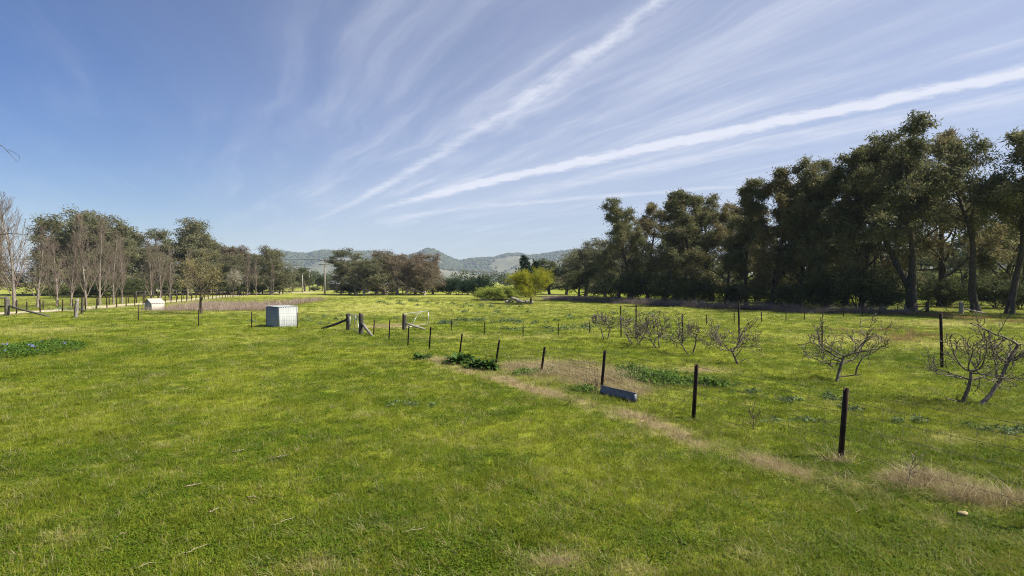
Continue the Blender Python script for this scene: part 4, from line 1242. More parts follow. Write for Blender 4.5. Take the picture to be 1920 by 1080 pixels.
fig(P(1136, 637), 101, [(-.55, 0, .75, .055, 3, .8, 1.0), (.30, .1, .80, .06, 3, .7, 1.0)], 'fig tree with a V of two stems, farthest and leftmost in the orchard')
fig(P(1190, 647), 102, [(-.70, .1, .75, .055, 3, .8, 1.0), (.65, .0, .70, .06, 3, .7, 1.0)], 'fig tree with widely splayed stems, second from the left in the orchard')
fig(P(1233, 653), 103, [(-.60, -.1, .65, .055, 3, .9, 1.05), (.05, .2, .75, .055, 3, .8, 1.0), (-.1, .1, .6, .05, 2, .8, .8)], 'three-stemmed fig tree in the middle of the far group of five')
fig(P(1294, 664), 104, [(-.75, .1, .70, .050, 3, .8, .9), (.05, 0, 1.0, .06, 4, 1.0, .95)], 'fig tree with one upright and one slanting stem, fourth in the orchard')
fig(P(1388, 684), 105, [(-.62, -.05, .78, .075, 6, 1.5, 1.10)], 'fig tree leaning left with a flat wide head, nearest of the far five', [[(.02, 0, .12), (.16, -.05, .20), (.34, -.08, .14)], [(-.15, 0, .3), (.0, -.05, .52), (.06, -.05, .62)]])
fig(P(1568, 716), 106, [(.22, 0, .92, .085, 7, 1.7, 1.20)], 'flat-headed fig tree with a low broken branch, second nearest in the orchard', [[(.05, 0, .14), (.35, -.06, .18), (.72, -.1, .24)], [(.55, -.06, .2), (.58, -.1, .45), (.75, -.1, .75), (1.05, -.1, .9)]])
fig(P(1806, 757), 107, [(.02, 0, 1.0, .082, 7, 1.6, 1.15)], 'upright fig tree nearest the camera, twigs spreading like an umbrella', [[(0, 0, .62), (-.25, -.05, .68), (-.52, -.1, .72)], [(0, 0, .05), (-.25, -.1, .09), (-.50, -.15, .16)]])
fig(P(1832, 759), 108, [(1.05, .1, 2.0, .085, 5, 1.1, 1.1)], 'slanting fig stem rising to the right edge of the photo', [[(.55, .05, .62), (.50, .0, .95), (.42, .05, 1.3)]])


# ------------------------------------------------------------------ fences
def lerp_line(a, b, n, sag=0.0):
    t = np.linspace(0, 1, n)[:, None]
    p = np.asarray(a) * (1 - t) + np.asarray(b) * t
    p[:, 2] -= sag * 4 * (t * (1 - t))[:, 0]
    return p


def picket_mesh(o, foot, head, wdt, mat, name='post'):
    """a steel star picket: three flanges round a stem"""
    foot = np.asarray(foot, float); head = np.asarray(head, float)
    m = MB()
    ax = nrm(head - foot)
    u = nrm(np.cross(ax, [.3, 1, 0])); v = np.cross(ax, u)
    for k in range(3):
        a = k * 2.0944 + .4
        d = u * math.cos(a) + v * math.sin(a)
        s_ = np.cross(ax, d)
        c = (foot + head) / 2 + d * wdt * .30
        m.box(c, (wdt * .62, wdt * .17, np.linalg.norm(head - foot) - .004 * k), np.array([d, s_, ax]))
    return m.build(name, mat, o)


def post_at(o, px, by, tx, ty, org, wdt=.07, mat='picket', d=None):
    b = P(px, by) if d is None else G(px, d)
    h = (by - ty) / F * b[1] if d is None else top_h(ty, b)
    hd = b + np.array([(tx - px) / F * b[1], 0, h])
    picket_mesh(o, b - np.array([0, 0, .25]) - org, hd - org, wdt, M[mat])
    return b, hd


def run_wires(o, posts, org, fr, rad, mat, sag=.02, r=None):
    """one wire at each height fraction, following every post"""
    r = r or random.Random(3)
    for f in fr:
        pts = []
        for (b0, h0), (b1, h1) in zip(posts[:-1], posts[1:]):
            p = lerp_line(b0 + (h0 - b0) * f, b1 + (h1 - b1) * f, 6, sag * r.uniform(.3, 2.0))
            pts.append(p[:-1])
        pts.append((posts[-1][0] + (posts[-1][1] - posts[-1][0]) * f)[None])
        MB().tube(np.concatenate(pts) - org, rad, 4).build('wire', M[mat], o)


def netting(o, posts, org, lo, hi, step, rad, mat):
    L = []
    for (b0, h0), (b1, h1) in zip(posts[:-1], posts[1:]):
        n = max(2, int(np.linalg.norm(b1 - b0) / step))
        for i in range(1, n):
            t = i / n
            a = (b0 + (h0 - b0) * lo) * (1 - t) + (b1 + (h1 - b1) * lo) * t
            c = (b0 + (h0 - b0) * hi) * (1 - t) + (b1 + (h1 - b1) * hi) * t
            L.append((np.array([a, c]) - org, np.array([rad, rad]), 3))
    V, Q = tube_mesh(L)
    tag(link('netting', mesh_np('netting', V, Q), M[mat], o), kind='stuff')


# near fence, from the gateway towards the camera
org = P(1013, 697)
nf = empty('wire_fence', org, 0, 'wire netting fence on leaning rusty pickets running beside the dry grass', 'fence')
NP_ = []
for px, by, tx, ty, wd in ((700, 628, 702, 599, .06), (729, 637, 731, 600, .06), (764, 649, 767, 611, .06), (804, 655, 808, 613, .065), (860, 667, 867, 625, .065), (928, 681, 937, 637, .07), (1013, 699, 1022, 650, .07), (1127, 729, 1135, 657, .075), (1300, 787, 1307, 683, .075), (1576, 862, 1588, 727, .078)):
    NP_.append(post_at(nf, px, by, tx, ty, org, wd))
e = np.array([7.0, 6.75, float(gz(7.0, 6.75))])
picket_mesh(nf, e - (0, 0, .25) - org, e + (.06, 0, 1.2) - org, .078, M['picket'])
NP_.append((e, e + np.array([.06, 0, 1.2])))
run_wires(nf, NP_, org, (.12, .30, .48, .66, .82, .95), .0033, 'wire', .02)
netting(nf, NP_, org, .10, .82, .30, .0022, 'wire')

# orchard's far fence
org = P(1106, 625)
ff = empty('wire_fence', org, 0, 'wire fence on thin pickets crossing the paddock behind the fig trees', 'fence')
FP_ = []
for px, by, ty in ((847, 619, 598), (909, 627, 603), (981, 632, 608), (1047, 629, 606), (1106, 625, 603), (1165, 621, 600), (1225, 616, 596), (1280, 612, 592), (1325, 609, 590), (1377, 607, 587), (1428, 604, 585), (1474, 602, 579), (1509, 600, 583), (1542, 598, 577), (1582, 595, 576), (1617, 593, 576), (1650, 590, 574), (1683, 588, 573), (1712, 587, 572)):
    FP_.append(post_at(ff, px, by, px, ty, org, .055))
run_wires(ff, FP_, org, (.25, .5, .75, .95), .0025, 'wire', .015)

# left fence
org = P(372, 611)
lf_ = empty('wire_fence', org, 0, 'wire fence on thin pickets between the lawn and the white box', 'fence')
LP_ = []
for px, by, tx, ty in ((139, 595, 139, 571), (259, 601, 259, 571), (372, 611, 372, 580), (471, 616, 472, 585), (557, 616, 557, 586), (650, 619, 650, 590)):
    LP_.append(post_at(lf_, px, by, tx, ty, org, .055))
run_wires(lf_, LP_, org, (.25, .5, .75, .95), .0025, 'wire', .02)

# fences either side of the driveway
for side, lab in ((1, 'dark steel post fence along the near side of the driveway'), (-1, 'low post fence along the far side of the driveway')):
    pts = []
    for i in range(len(DR) - 3):
        a, b_ = DR[i + 1 if i else 0], DR[i + 2 if i else 1]
    path = [DR[1] + np.array([-1.5, -3.5])] + DR[1:5]
    seg = np.cumsum([0] + [np.linalg.norm(path[i + 1] - path[i]) for i in range(len(path) - 1)])
    org = None; fo = None; L_ = []
    for s_ in np.arange(0, seg[-1], 1.9 if side > 0 else 2.4):
        i = min(np.searchsorted(seg, s_, 'right') - 1, len(path) - 2)
        t = (s_ - seg[i]) / (seg[i + 1] - seg[i])
        p = path[i] * (1 - t) + path[i + 1] * t
        tg = nrm(path[i + 1] - path[i])
        q = p + np.array([tg[1], -tg[0]]) * (2.4 if side > 0 else -2.6)
        b = np.array([q[0], q[1], float(gz(q[0], q[1]))])
        if fo is None:
            org = b.copy(); fo = empty('post_fence', org, 0, lab, 'fence')
        hh = (1.2 if side > 0 else .95) * random.Random(int(s_ * 10)).uniform(.93, 1.05)
        picket_mesh(fo, b - (0, 0, .25) - org, b + (random.Random(int(s_ * 7)).uniform(-.05, .05), 0, hh) - org, .095, M['picket'])
        L_.append((b, b + np.array([0, 0, hh])))
    run_wires(fo, L_, org, (.4, .7, .95), .004, 'wire', .0)

# tall thin posts standing among the figs
for px, by, tx, ty, wd, lab in ((1768, 690, 1764, 586, .085, 'tall dark post behind the nearest fig tree'), (1387, 642, 1385, 566, .075, 'tall dark post rising through the flat-headed far fig tree'), (1193, 636, 1193, 571, .06, 'tall thin post among the splayed fig stems'),
                                (1165, 632, 1164, 573, .06, 'thin post beside the leftmost fig tree'), (1280, 645, 1280, 589, .055, 'thin post behind the fourth fig tree'), (1542, 662, 1542, 604, .05, 'thin post left of the second nearest fig tree')):
    b = P(px, by)
    o = empty('steel_post', b, 0, lab, 'post', 'tall posts in the orchard')
    picket_mesh(o, (0, 0, -.3), ((tx - px) / F * b[1], 0, (by - ty) / F * b[1]), wd, M['picket'], 'shaft')
    MB().tube([(0, 0, -.02), (0, 0, .05)], [.06, .04], 7).build('foot_collar', M['picket'], o)


# ------------------------------------------------------------------ timber gateway posts, braces and gates
def round_post(b, h, r, mat, label, brace=None, group='round timber gateposts', lean=0.0, rails=None):
    o = empty('timber_post', b, 0, label, 'post', group)
    m = MB()
    rs = np.random.default_rng(int(b[0] * 100) % 977 + 5)
    zs = np.array([-.35, .0, .25, h * .55, h * .9, h - .01, h])
    m.tube(np.stack([zs * lean + rs.normal(0, .006, 7), rs.normal(0, .006, 7), zs], -1), r * np.array([1.08, 1.06, 1.0, .98, .97, .95, .80]), 10)
    m.build('shaft', M[mat], o)
    for k in (.55, .85):
        rg_ = [(math.cos(a) * r * 1.05 + k * h * lean, math.sin(a) * r * 1.05, h * k) for a in np.linspace(0, 6.28, 13)]
        MB().tube(rg_, .004, 4, False).build('tie_wire', M['wire'], o)
    if brace:
        p0, p1, br, bm = brace
        p0 = np.asarray(p0) - b; p1 = np.asarray(p1) - b
        MB().tube(lerp_line(p0, p1, 4, .02), [br, br * 1.04, br, br * .95], 8).build('brace', M[bm], o)
    for p0, p1, rr_ in rails or ():
        MB().tube(lerp_line(p0, p1, 4, .01), rr_, 7).build('rail', M[mat], o)
    return o


def at_d(px, py, d):
    return np.array([(px - 960) / F * d, d, H0 + (HY - py) / F * d])


A_, B_, C_ = P(652, 619), P(677, 626), P(758, 619)
ab = P(603, 617); ab[2] += .02
round_post(A_, 31 / F * A_[1], .11, 'timber_dark', 'dark gatepost with a long brace slanting left to the grass', (A_ + np.array([-.08, 0, .62]), ab, .075, 'timber_dark'))
bb = P(698, 630)
round_post(B_, 38 / F * B_[1], .125, 'timber_dark', 'thick gatepost with a short pale brace at its right', (B_ + np.array([.10, -.05, .56]), bb, .07, 'timber_pale'))
cb = P(797, 619); cb[2] += .06
round_post(C_, 29 / F * C_[1], .13, 'timber_dark', 'thick gatepost holding the wide open pipe gate', (C_ + np.array([.12, -.05, .42]), cb, .06, 'timber_pale'))


def pipe_gate(hinge, end, h, z0, label, diag, rnd=True):
    """galvanised pipe frame with slanting stays and wire infill"""
    o = empty('pipe_gate', hinge, 0, label, 'gate', 'galvanised pipe gates')
    e = np.asarray(end) - hinge
    L = np.linalg.norm(e[:2]); u = np.array([e[0] / L, e[1] / L, 0])
    def q(s_, z):
        return u * s_ + UP * (z0 + z + (e[2] / L) * s_)
    k = .10
    top = [q(0, h - k), q(k * .3, h - k * .3), q(k, h)] + [q(s_, h) for s_ in np.linspace(k * 2, L - k * 2, 4)] + [q(L - k, h), q(L - k * .3, h - k * .3), q(L, h - k)]
    MB().tube(top, .021, 7).build('top_rail', M['galv'], o)
    MB().tube([q(0, h - k - .002), q(0, 0)], .021, 7).build('stile', M['galv'], o)
    MB().tube([q(L, h - k - .002), q(L, 0)], .021, 7).build('stile', M['galv'], o)
    MB().tube([q(.022, .0), q(L - .022, .0)], .019, 7).build('bottom_rail', M['galv'], o)
    for s0, s1 in diag:
        MB().tube([q(L * s0, .02), q(L * s1, h - .02)], .016, 6).build('stay', M['galv'], o)
    for z in np.linspace(.14, h - .14, 5):
        MB().tube([q(.02, z), q(L - .02, z)], .0026, 4).build('wire', M['wire'], o)
    LL = [(np.array([q(s_, .0), q(s_, h)]), np.array([.002, .002]), 3) for s_ in np.arange(.2, L - .1, .2)]
    V, Q = tube_mesh(LL)
    tag(link('netting', mesh_np('gate_netting', V, Q), M['wire'], o), kind='stuff')
    for z in (h * .25, h * .8):
        MB().tube([q(-.09, z), q(.0, z)], .012, 6).build('hinge', M['picket'], o)


pipe_gate(A_ + np.array([.16, -.12, 0]), B_ + np.array([-.14, .22, 0]), .88, .10, 'pipe gate seen almost end-on between two dark gateposts', ((.0, .35), (.45, .55), (.95, .68)))
ge = G(803, 37.6)
pipe_gate(C_ + np.array([-.06, .16, 0]), ge, .86, .12, 'pipe gate standing wide open into the paddock', ((.28, .60), (.97, .62)))

# corner post and rails at the left edge
b = P(13, 592)
lrail = []
for py in (557, 573, 590):
    lrail.append((np.array([-.1, 0, (592 - py) / F * b[1] - .06]), np.array([-5.2, .8, (592 - py) / F * b[1] - .08]), .07))
round_post(b, 34 / F * b[1], .19, 'timber', 'thick weathered corner post with rails and brace at the left edge', (b + np.array([.18, 0, .82]), P(93, 594) + np.array([0, 0, .03]), .085, 'timber'), 'round timber strainer posts', 0.0, lrail)
b = P(142, 596)
round_post(b, 35 / F * b[1], .14, 'timber_pale', 'pale leaning strainer post in front of the driveway', (b + np.array([.1, 0, .75]), P(160, 584) + np.array([0, 0, .05]), .055, 'timber_dark'), 'round timber strainer posts', .07)
b = G(153, 52)
round_post(b, 1.45, .10, 'timber_dark', 'dark strainer post just behind the pale leaning one', None, 'round timber strainer posts', .05)
# far gateway at the right
b = P(1739, 586)
round_post(b, 20 / F * b[1], .16, 'timber_dark', 'dark gatepost with a white board propped against its left side', (b + np.array([-.15, -.1, .45]), P(1718, 586) + np.array([0, 0, .06]), .06, 'timber_pale'), 'posts of the far gateway')
b = P(1803, 589)
round_post(b, 22 / F * b[1], .19, 'timber_pale', 'pale gatepost with a long low brace sloping right', (b + np.array([.18, 0, .52]), P(1851, 589) + np.array([0, 0, .06]), .065, 'timber_pale'), 'posts of the far gateway')
b = P(1782, 586)
o = empty('leaning_pole', b, 0, 'thin pale pole leaning over in the far gateway', 'pole')
MB().tube([(0.05, 0, -.1), (-.45, .1, .5), (-.95, .2, 1.05)], [.028, .025, .02], 6).build('shaft', M['timber_pale'], o)
MB().tube([(-.93, .2, 1.02), (-.99, .2, 1.09)], [.024, .012], 6).build('tip', M['timber_pale'], o)


# post-and-rail fences far behind
def rail_fence(pts, h, label, spacing=2.6):
    org = np.array([pts[0][0], pts[0][1], float(gz(*pts[0][:2]))])
    o = empty('rail_fence', org, 0, label, 'fence')
    prev = None
    for (a, b_) in zip(pts[:-1], pts[1:]):
        a = np.array(a[:2]); b_ = np.array(b_[:2])
        n = max(1, int(np.linalg.norm(b_ - a) / spacing))
        for i in range(n + 1):
            p = a + (b_ - a) * i / n
            q = np.array([p[0], p[1], float(gz(*p))])
            if prev is not None and np.linalg.norm(q - prev) < .3:
                continue
            MB().box(q - org + UP * (h / 2 - .1), (.20, .20, h + .2)).build('post', M['timber_dark'], o)
            if prev is not None:
                for f in (.45, .88):
                    MB().tube([prev - org + UP * h * f, q - org + UP * h * f], .06, 5).build('rail', M['timber_dark'], o)
            prev = q


rail_fence([G(630, 150), G(735, 140), G(830, 150)], 1.35, 'dark post and rail fence behind the middle clump of gum trees')
rail_fence([G(255, 98), G(330, 112), G(430, 122), G(530, 135)], 1.3, 'dark post and rail fence below the left-hand wood')


# ------------------------------------------------------------------ small iron sheds
def corrugated(o, name, p0, p1, z0, z1, nrm_, mat, pitch=.17, amp=.026, slope=None):
    """a corrugated sheet between two ground points; slope gives the top edge its own line"""
    p0 = np.asarray(p0, float); p1 = np.asarray(p1, float)
    L = np.linalg.norm(p1 - p0); n = int(L / pitch) * 4
    t = np.linspace(0, 1, n + 1)
    off = amp * np.sin(t * L / pitch * 2 * math.pi)
    base = p0 + (p1 - p0) * t[:, None] + np.asarray(nrm_) * off[:, None]
    zt = np.full(n + 1, z1) if slope is None else np.interp(t, slope[0], slope[1])
    lo = np.concatenate([base, np.full((n + 1, 1), z0)], 1) if base.shape[1] == 2 else base
    hi = np.concatenate([base, zt[:, None]], 1)
    back = np.concatenate([np.asarray(nrm_) * -.012, [0]])
    V = np.concatenate([lo, hi, hi + back, lo + back])
    k = n + 1
    Q = []
    for a, b_ in ((0, 1), (1, 2), (2, 3)):
        i = np.arange(n)
        Q.append(np.stack([a * k + i, a * k + i + 1, b_ * k + i + 1, b_ * k + i], -1))
    return MB().add(V, np.concatenate(Q)).build(name, M[mat], o, True)


def iron_box():
    c = P(523, 614)
    th_ = math.radians(57)
    o = empty('tank_cover', c, th_, 'square white corrugated iron box standing in the grass near the gate', 'shed')
    w1, w2, h = 1.36, 1.36, 36.5 / F * c[1]
    ins = .03
    corrugated(o, 'wall_panel', (ins, 0), (w1 - ins, 0), -.06, h + .055, (0, -1), 'white_iron')
    corrugated(o, 'wall_panel', (0, w2 - ins), (0, ins), -.06, h + .055, (-1, 0), 'white_iron')
    corrugated(o, 'wall_panel', (w1, ins), (w1, w2 - ins), -.06, h + .055, (1, 0), 'white_iron')
    corrugated(o, 'wall_panel', (w1 - ins, w2), (ins, w2), -.06, h + .06, (0, 1), 'white_iron')
    for x, y in ((0, 0), (w1, 0), (0, w2), (w1, w2)):
        MB().box((x, y, h / 2 - .01), (.055, .055, h + .06)).build('corner_angle', M['white_iron'], o)
    n = 76
    xs = np.linspace(-.035, w1 + .035, n)
    zz = h + .075 + .010 * np.sin(xs / .17 * 2 * math.pi)
    V = np.concatenate([np.stack([xs, np.full(n, -.035), zz - .005], -1), np.stack([xs, np.full(n, w2 + .06), zz + .045], -1)])
    V = np.concatenate([V, V - UP * .012])
    i = np.arange(n - 1)
    Q = np.concatenate([np.stack([i, i + 1, n + i + 1, n + i], -1), np.stack([2 * n + i, 3 * n + i, 3 * n + i + 1, 2 * n + i + 1], -1), np.stack([i, 2 * n + i, 2 * n + i + 1, i + 1], -1)])
    MB().add(V, Q).build('roof', M['white_iron'], o, True)


iron_box()


def pump_house():
    c = P(284, 583)
    o = empty('pump_house', c, math.radians(62), 'small cream gabled iron shed beside the driveway fence', 'shed')
    d = c[1]
    L, W_, h, rdg = 1.32, 1.34, .82, 1.28
    corrugated(o, 'wall_panel', (.02, 0), (L - .02, 0), -.06, h, (0, -1), 'cream_iron')
    corrugated(o, 'wall_panel', (L - .02, W_), (.02, W_), -.06, h, (0, 1), 'cream_iron')
    for x, s_ in ((0, -1), (L, 1)):
        corrugated(o, 'gable', (x, .02), (x, W_ - .02), -.06, h, (s_, 0), 'cream_iron', slope=([0, .5, 1], [h, rdg - .03, h]))
    for y0, y1, z0, z1 in ((-.05, W_ / 2, h - .012, rdg), (W_ / 2 + .002, W_ + .05, rdg, h - .012)):
        n = 64
        xs = np.linspace(-.1, L + .1, n)
        zz = .010 * np.sin(xs / .17 * 2 * math.pi) + .02
        V = np.concatenate([np.stack([xs, np.full(n, y0), zz + z0], -1), np.stack([xs, np.full(n, y1), zz + z1], -1)])
        V = np.concatenate([V, V - UP * .012]); i = np.arange(n - 1)
        Q = np.concatenate([np.stack([i, i + 1, n + i + 1, n + i], -1), np.stack([2 * n + i, 3 * n + i, 3 * n + i + 1, 2 * n + i + 1], -1), np.stack([i, 2 * n + i, 2 * n + i + 1, i + 1], -1)])
        MB().add(V, Q).build('roof_sheet', M['cream_iron'], o, True)
    MB().tube([(-.11, W_ / 2, rdg + .035), (L + .11, W_ / 2, rdg + .035)], .03, 8).build('ridge_cap', M['cream_iron'], o)
    for x in (.0, L):
        MB().box((x, -.012, h / 2 - .03), (.05, .05, h + .04)).build('corner_trim', M['cream_iron'], o)


pump_house()


# ------------------------------------------------------------------ metal sheet, loose mesh panel, plants by the fence
def sheet():
    a, b_ = P(1124, 741), P(1189, 757)
    o = empty('metal_sheet', a, 0, 'blue-grey folded metal sheet propped on edge against a fence picket', 'metal sheet')
    e = b_ - a; u = nrm(e * (1, 1, 0)); nn = np.array([u[1], -u[0], 0.]); L = np.linalg.norm(e[:2])
    if nn[1] > 0: nn = -nn
    h = .245
    for name, z0, z1, off, mat in (('panel', -.03, h, 0.0, 'steel'),):
        n = 9
        t = np.linspace(0, 1, n)
        rows = []
        for z, of in ((z0, .0), (h * .30, .006), (h * .33, .02), (h * .36, .006), (h * .66, .0), (z1 - .004, -.004)):
            rows.append(np.stack([u[0] * L * t, u[1] * L * t, z + e[2] * t + .004 * np.sin(t * 9)], -1) + nn * (of + .008 * np.sin(t * 5))[:, None] - nn * z * .25)
        V = np.concatenate(rows); V = np.concatenate([V, V - nn * .006])
        R_ = len(rows); Q = []
        i = np.arange(n - 1)
        for k in range(R_ - 1):
            Q.append(np.stack([k * n + i, k * n + i + 1, (k + 1) * n + i + 1, (k + 1) * n + i], -1))
            Q.append(Q[-1][:, ::-1] + R_ * n)
        MB().add(V, np.concatenate(Q)).build(name, M[mat], o)
    top = np.stack([u * L * t for t in np.linspace(0, 1, 7)]) + UP * h + UP * (e[2] * np.linspace(0, 1, 7))[:, None] - nn * h * .25
    MB().tube(top, .012, 6).build('rolled_edge', M['steel'], o)
    MB().box(u * (L + .004) + UP * (h * .5 + e[2]) - nn * .05, (.006, .09, h * .85), np.array([u, nn, UP])).build('end_fold', M['steel'], o)


sheet()


def mesh_panel():
    a, b_ = P(1068, 706), P(1122, 726)
    o = empty('mesh_panel', a, 0, 'sagging rusty square-mesh panel wired beside the leaning picket', 'mesh panel')
    e = b_ - a
    hl, hr = (706 - 667) / F * a[1], (726 - 684) / F * b_[1]
    nx_, nz_ = 11, 7
    def q(s_, f):
        return e * s_ + UP * (f * (hl + (hr - hl) * s_)) + np.array([.05 * math.sin(s_ * 4) * f, .06 * math.sin(s_ * 3 + 1) * f, -.03 * math.sin(math.pi * s_) * f])
    for k in range(nz_):
        MB().tube([q(s_, k / (nz_ - 1)) for s_ in np.linspace(0, 1, 8)], .0031, 4).build('mesh_wire', M['rust_wire'], o)
    for k in range(nx_):
        MB().tube([q(k / (nx_ - 1), f) for f in np.linspace(-.05, 1.02, 5)], .0031, 4).build('mesh_wire', M['rust_wire'], o)


mesh_panel()


def strap_plant(px, py, n, L, wd, seed, label):
    b = P(px, py)
    o = empty('leafy_clump', b, 0, label, 'plant', 'dark glossy clumps by the fence')
    r = np.random.default_rng(seed)
    for part in range(2):
        rows = []; Q = []; k0 = 0; tint = []
        for i in range(n // 2):
            az = r.uniform(0, 6.28); up_ = r.uniform(.5, 1.25) ; ll = L * r.uniform(.6, 1.15); w_ = wd * r.uniform(.7, 1.2)
            p = np.array([math.cos(az), math.sin(az), 0]) * r.uniform(0, .14); p[2] = -.02
            d = np.array([math.cos(az) * math.cos(up_), math.sin(az) * math.cos(up_), math.sin(up_)])
            sd = np.array([-math.sin(az), math.cos(az), 0])
            m_ = 6
            for s_ in range(m_ + 1):
                t = s_ / m_
                prof = w_ * (math.sin(math.pi * min(t * .92 + .06, 1)) ** .7) * .5 * (1 + (.25 if s_ % 2 else -.15))
                fold = UP * prof * .35
                rows += [p + sd * prof + fold, p, p - sd * prof + fold]
                p = p + d * ll / m_
                d = nrm(d + np.array([0, 0, -.30]) * (0.5 + t))
            for s_ in range(m_):
                a = k0 + s_ * 3
                Q += [[a, a + 1, a + 4, a + 3], [a + 1, a + 2, a + 5, a + 4]]
            tint += [r.random()] * (3 * (m_ + 1))
            k0 += 3 * (m_ + 1)
        V = np.array(rows)
        link('leaves', mesh_np('clump_leaves', V, np.array(Q), attrs={'tint': np.array(tint)}, smooth=True), M['acanthus'], o)


strap_plant(855, 682, 90, .52, .13, 1, 'dark glossy leafy clump at the left of two beside the fence')
strap_plant(893, 690, 70, .48, .12, 2, 'dark glossy leafy clump in the middle between two others')
strap_plant(915, 693, 90, .50, .13, 3, 'dark glossy leafy clump at the foot of a leaning picket')
strap_plant(873, 676, 50, .40, .10, 4, 'small leafy clump behind the other dark glossy ones')
strap_plant(788, 674, 36, .34, .09, 5, 'small leafy clump alone at the far end of the dry strip')


def periwinkle():
    b = P(30, 668)
    o = empty('periwinkle', b, 0, 'low dark green periwinkle patch with violet flowers at the left edge', 'plant')
    r = np.random.default_rng(8)
    n = 6500
    x = r.uniform(-2.2, 1.55, n); y = r.uniform(-1.9, 3.6, n)
    hh = .34 * np.clip(1.15 - (np.abs((x + .6) / 2.0)) ** 2.5 - (np.abs((y - .6) / 2.6)) ** 2.5 + (fbm(x * 1.6 + 9, y * 1.6, 3) - .5) * 1.3, 0, 1) ** .6
    kp = hh > .05
    x, y, hh = x[kp], y[kp], hh[kp]; n = len(x)
    gzz = gz(x + b[0], y + b[1]) - b[2]
    C = np.stack([x, y, gzz + hh * np.sqrt(r.random(n))], -1)
    A = nrm(np.stack([r.normal(0, 1, n), r.normal(0, 1, n), r.normal(.1, .45, n)], -1))
    Bv = nrm(np.cross(A, nrm(np.stack([r.normal(0, .5, n), r.normal(0, .5, n), np.ones(n)], -1))))
    l = r.uniform(.06, .11, n)
    V, Q = leaf_mesh(C, A, Bv, l, l * .55)
    link('foliage', mesh_np('periwinkle_foliage', V, Q, attrs={'tint': np.repeat(r.random(n), 4)}), M['peri'], o)
    fm = None
    pick_ = r.choice(np.where(hh > .12)[0], 15, replace=False)
    for i in pick_:
        if fm is None:
            V = [np.zeros(3)]; T_ = []
            for k in range(5):
                a = k * 1.2566
                s_ = len(V)
                V += [np.array([math.cos(a - .34) * .024, math.sin(a - .34) * .024, .008]), np.array([math.cos(a - .42) * .048, math.sin(a - .42) * .048, .012]), np.array([math.cos(a + .30) * .052, math.sin(a + .30) * .052, .004]), np.array([math.cos(a + .25) * .024, math.sin(a + .25) * .024, .006])]
                T_ += [[0, s_, s_ + 3], [s_, s_ + 1, s_ + 2], [s_, s_ + 2, s_ + 3]]
            fm = mesh_np('violet_flower', np.array(V), None, np.array(T_)); fm.materials.append(M['petal'])
        f = link('flower', fm, None, o)
        f.location = (x[i], y[i], gzz[i] + hh[i] + .03)
        f.rotation_euler = (r.uniform(.4, 1.1), r.normal(0, .3), r.normal(0, .6))
        f.scale = (1.15,) * 3


periwinkle()


def dead_stem(px, by, h, seed, mat, label, white=False):
    b = P(px, by)
    o = empty('dead_weed', b, 0, label, 'weed', 'dry weed stalks by the near fence')
    T = Tree(seed)
    T.grow((0, 0, -.05), nrm([.05, 0, 1]), h, .008, 0, [dict(n=5, sides=5, wander=.06, trop=.03, taper=.5, kids=8, t0=.25, ang=32, ratio=.35, prof=one, rr=.6, fine_from=9), dict(n=3, sides=4, wander=.12, trop=.06, taper=.5, kids=3, t0=.3, ang=30, ratio=.5, prof=one, rr=.7, fine_from=1), dict(n=2, sides=3, wander=.1, trop=.05, taper=.6, anch=1, fine_from=1)])
    V, Q = tube_mesh(T.lines); link('stalk', mesh_np('weed_stalk', V, Q), M[mat], o)
    T.fine = [(p, np.maximum(q, .0028), s_) for p, q, s_ in T.fine]
    V, Q = tube_mesh(T.fine); tag(link('twigs', mesh_np('weed_twigs', V, Q), M[mat], o), kind='stuff')


dead_stem(1415, 818, .58, 1, 'bark_brown', 'branching brown dead weed standing beyond the near pickets')
dead_stem(1701, 915, .50, 3, 'stick', 'thin pale dry stalk right of the nearest picket')
dead_stem(1118, 738, .34, 5, 'bark_brown', 'short brown dead weed at the left end of the metal sheet')

# fallen sticks and dry stalks lying on the lawn: (px, py, length, bearing)
for i, (px, py, L, a, mt, lab) in enumerate((
        (360, 917, .22, .5, 'stick', 'short thick stick on the lawn, left of centre'), (222, 1012, .15, 1.0, 'straw_stick', 'curled pale leaf on the lawn near the bottom left'),
        (528, 985, .30, .75, 'straw_stick', 'long straw stalk on the lawn below the centre'), (358, 1043, .30, .8, 'straw_stick', 'bent straw stalk near the bottom edge, left of centre'),
        (445, 851, .20, .4, 'stick', 'forked stick on the lawn below the gateway'), (522, 862, .24, .2, 'stick', 'stick lying across the darker green patch'),
        (470, 940, .15, -.2, 'stick', 'small brown stick left of the long straw stalk'), (398, 965, .13, 1.0, 'stick', 'curled brown leaf above the long straw stalk'), (262, 1072, .24, .6, 'straw_stick', 'straw stalk at the bottom edge near the left corner'), (775, 1003, .26, .3, 'straw_stick', 'straw stalk low in the middle of the lawn'))):
    b = P(px, py)
    o = empty('stick', b, a, lab, 'stick', 'dry sticks on the lawn')
    r = np.random.default_rng(i + 60)
    t = np.linspace(-.5, .5, 6)
    th_ = .008 if mt == 'stick' else .0045
    pts = np.stack([t * L, r.normal(0, L * .04, 6), .045 + .02 * t + r.normal(0, .006, 6)], -1)
    MB().tube(pts, th_ * np.array([1, 1.15, 1, .9, .75, .5]), 5).build('shaft', M[mt], o)
    MB().tube([pts[2], pts[2] + np.array([L * .2, L * .13, .02])], [th_ * .6, th_ * .3], 4).build('side_twig', M[mt], o)

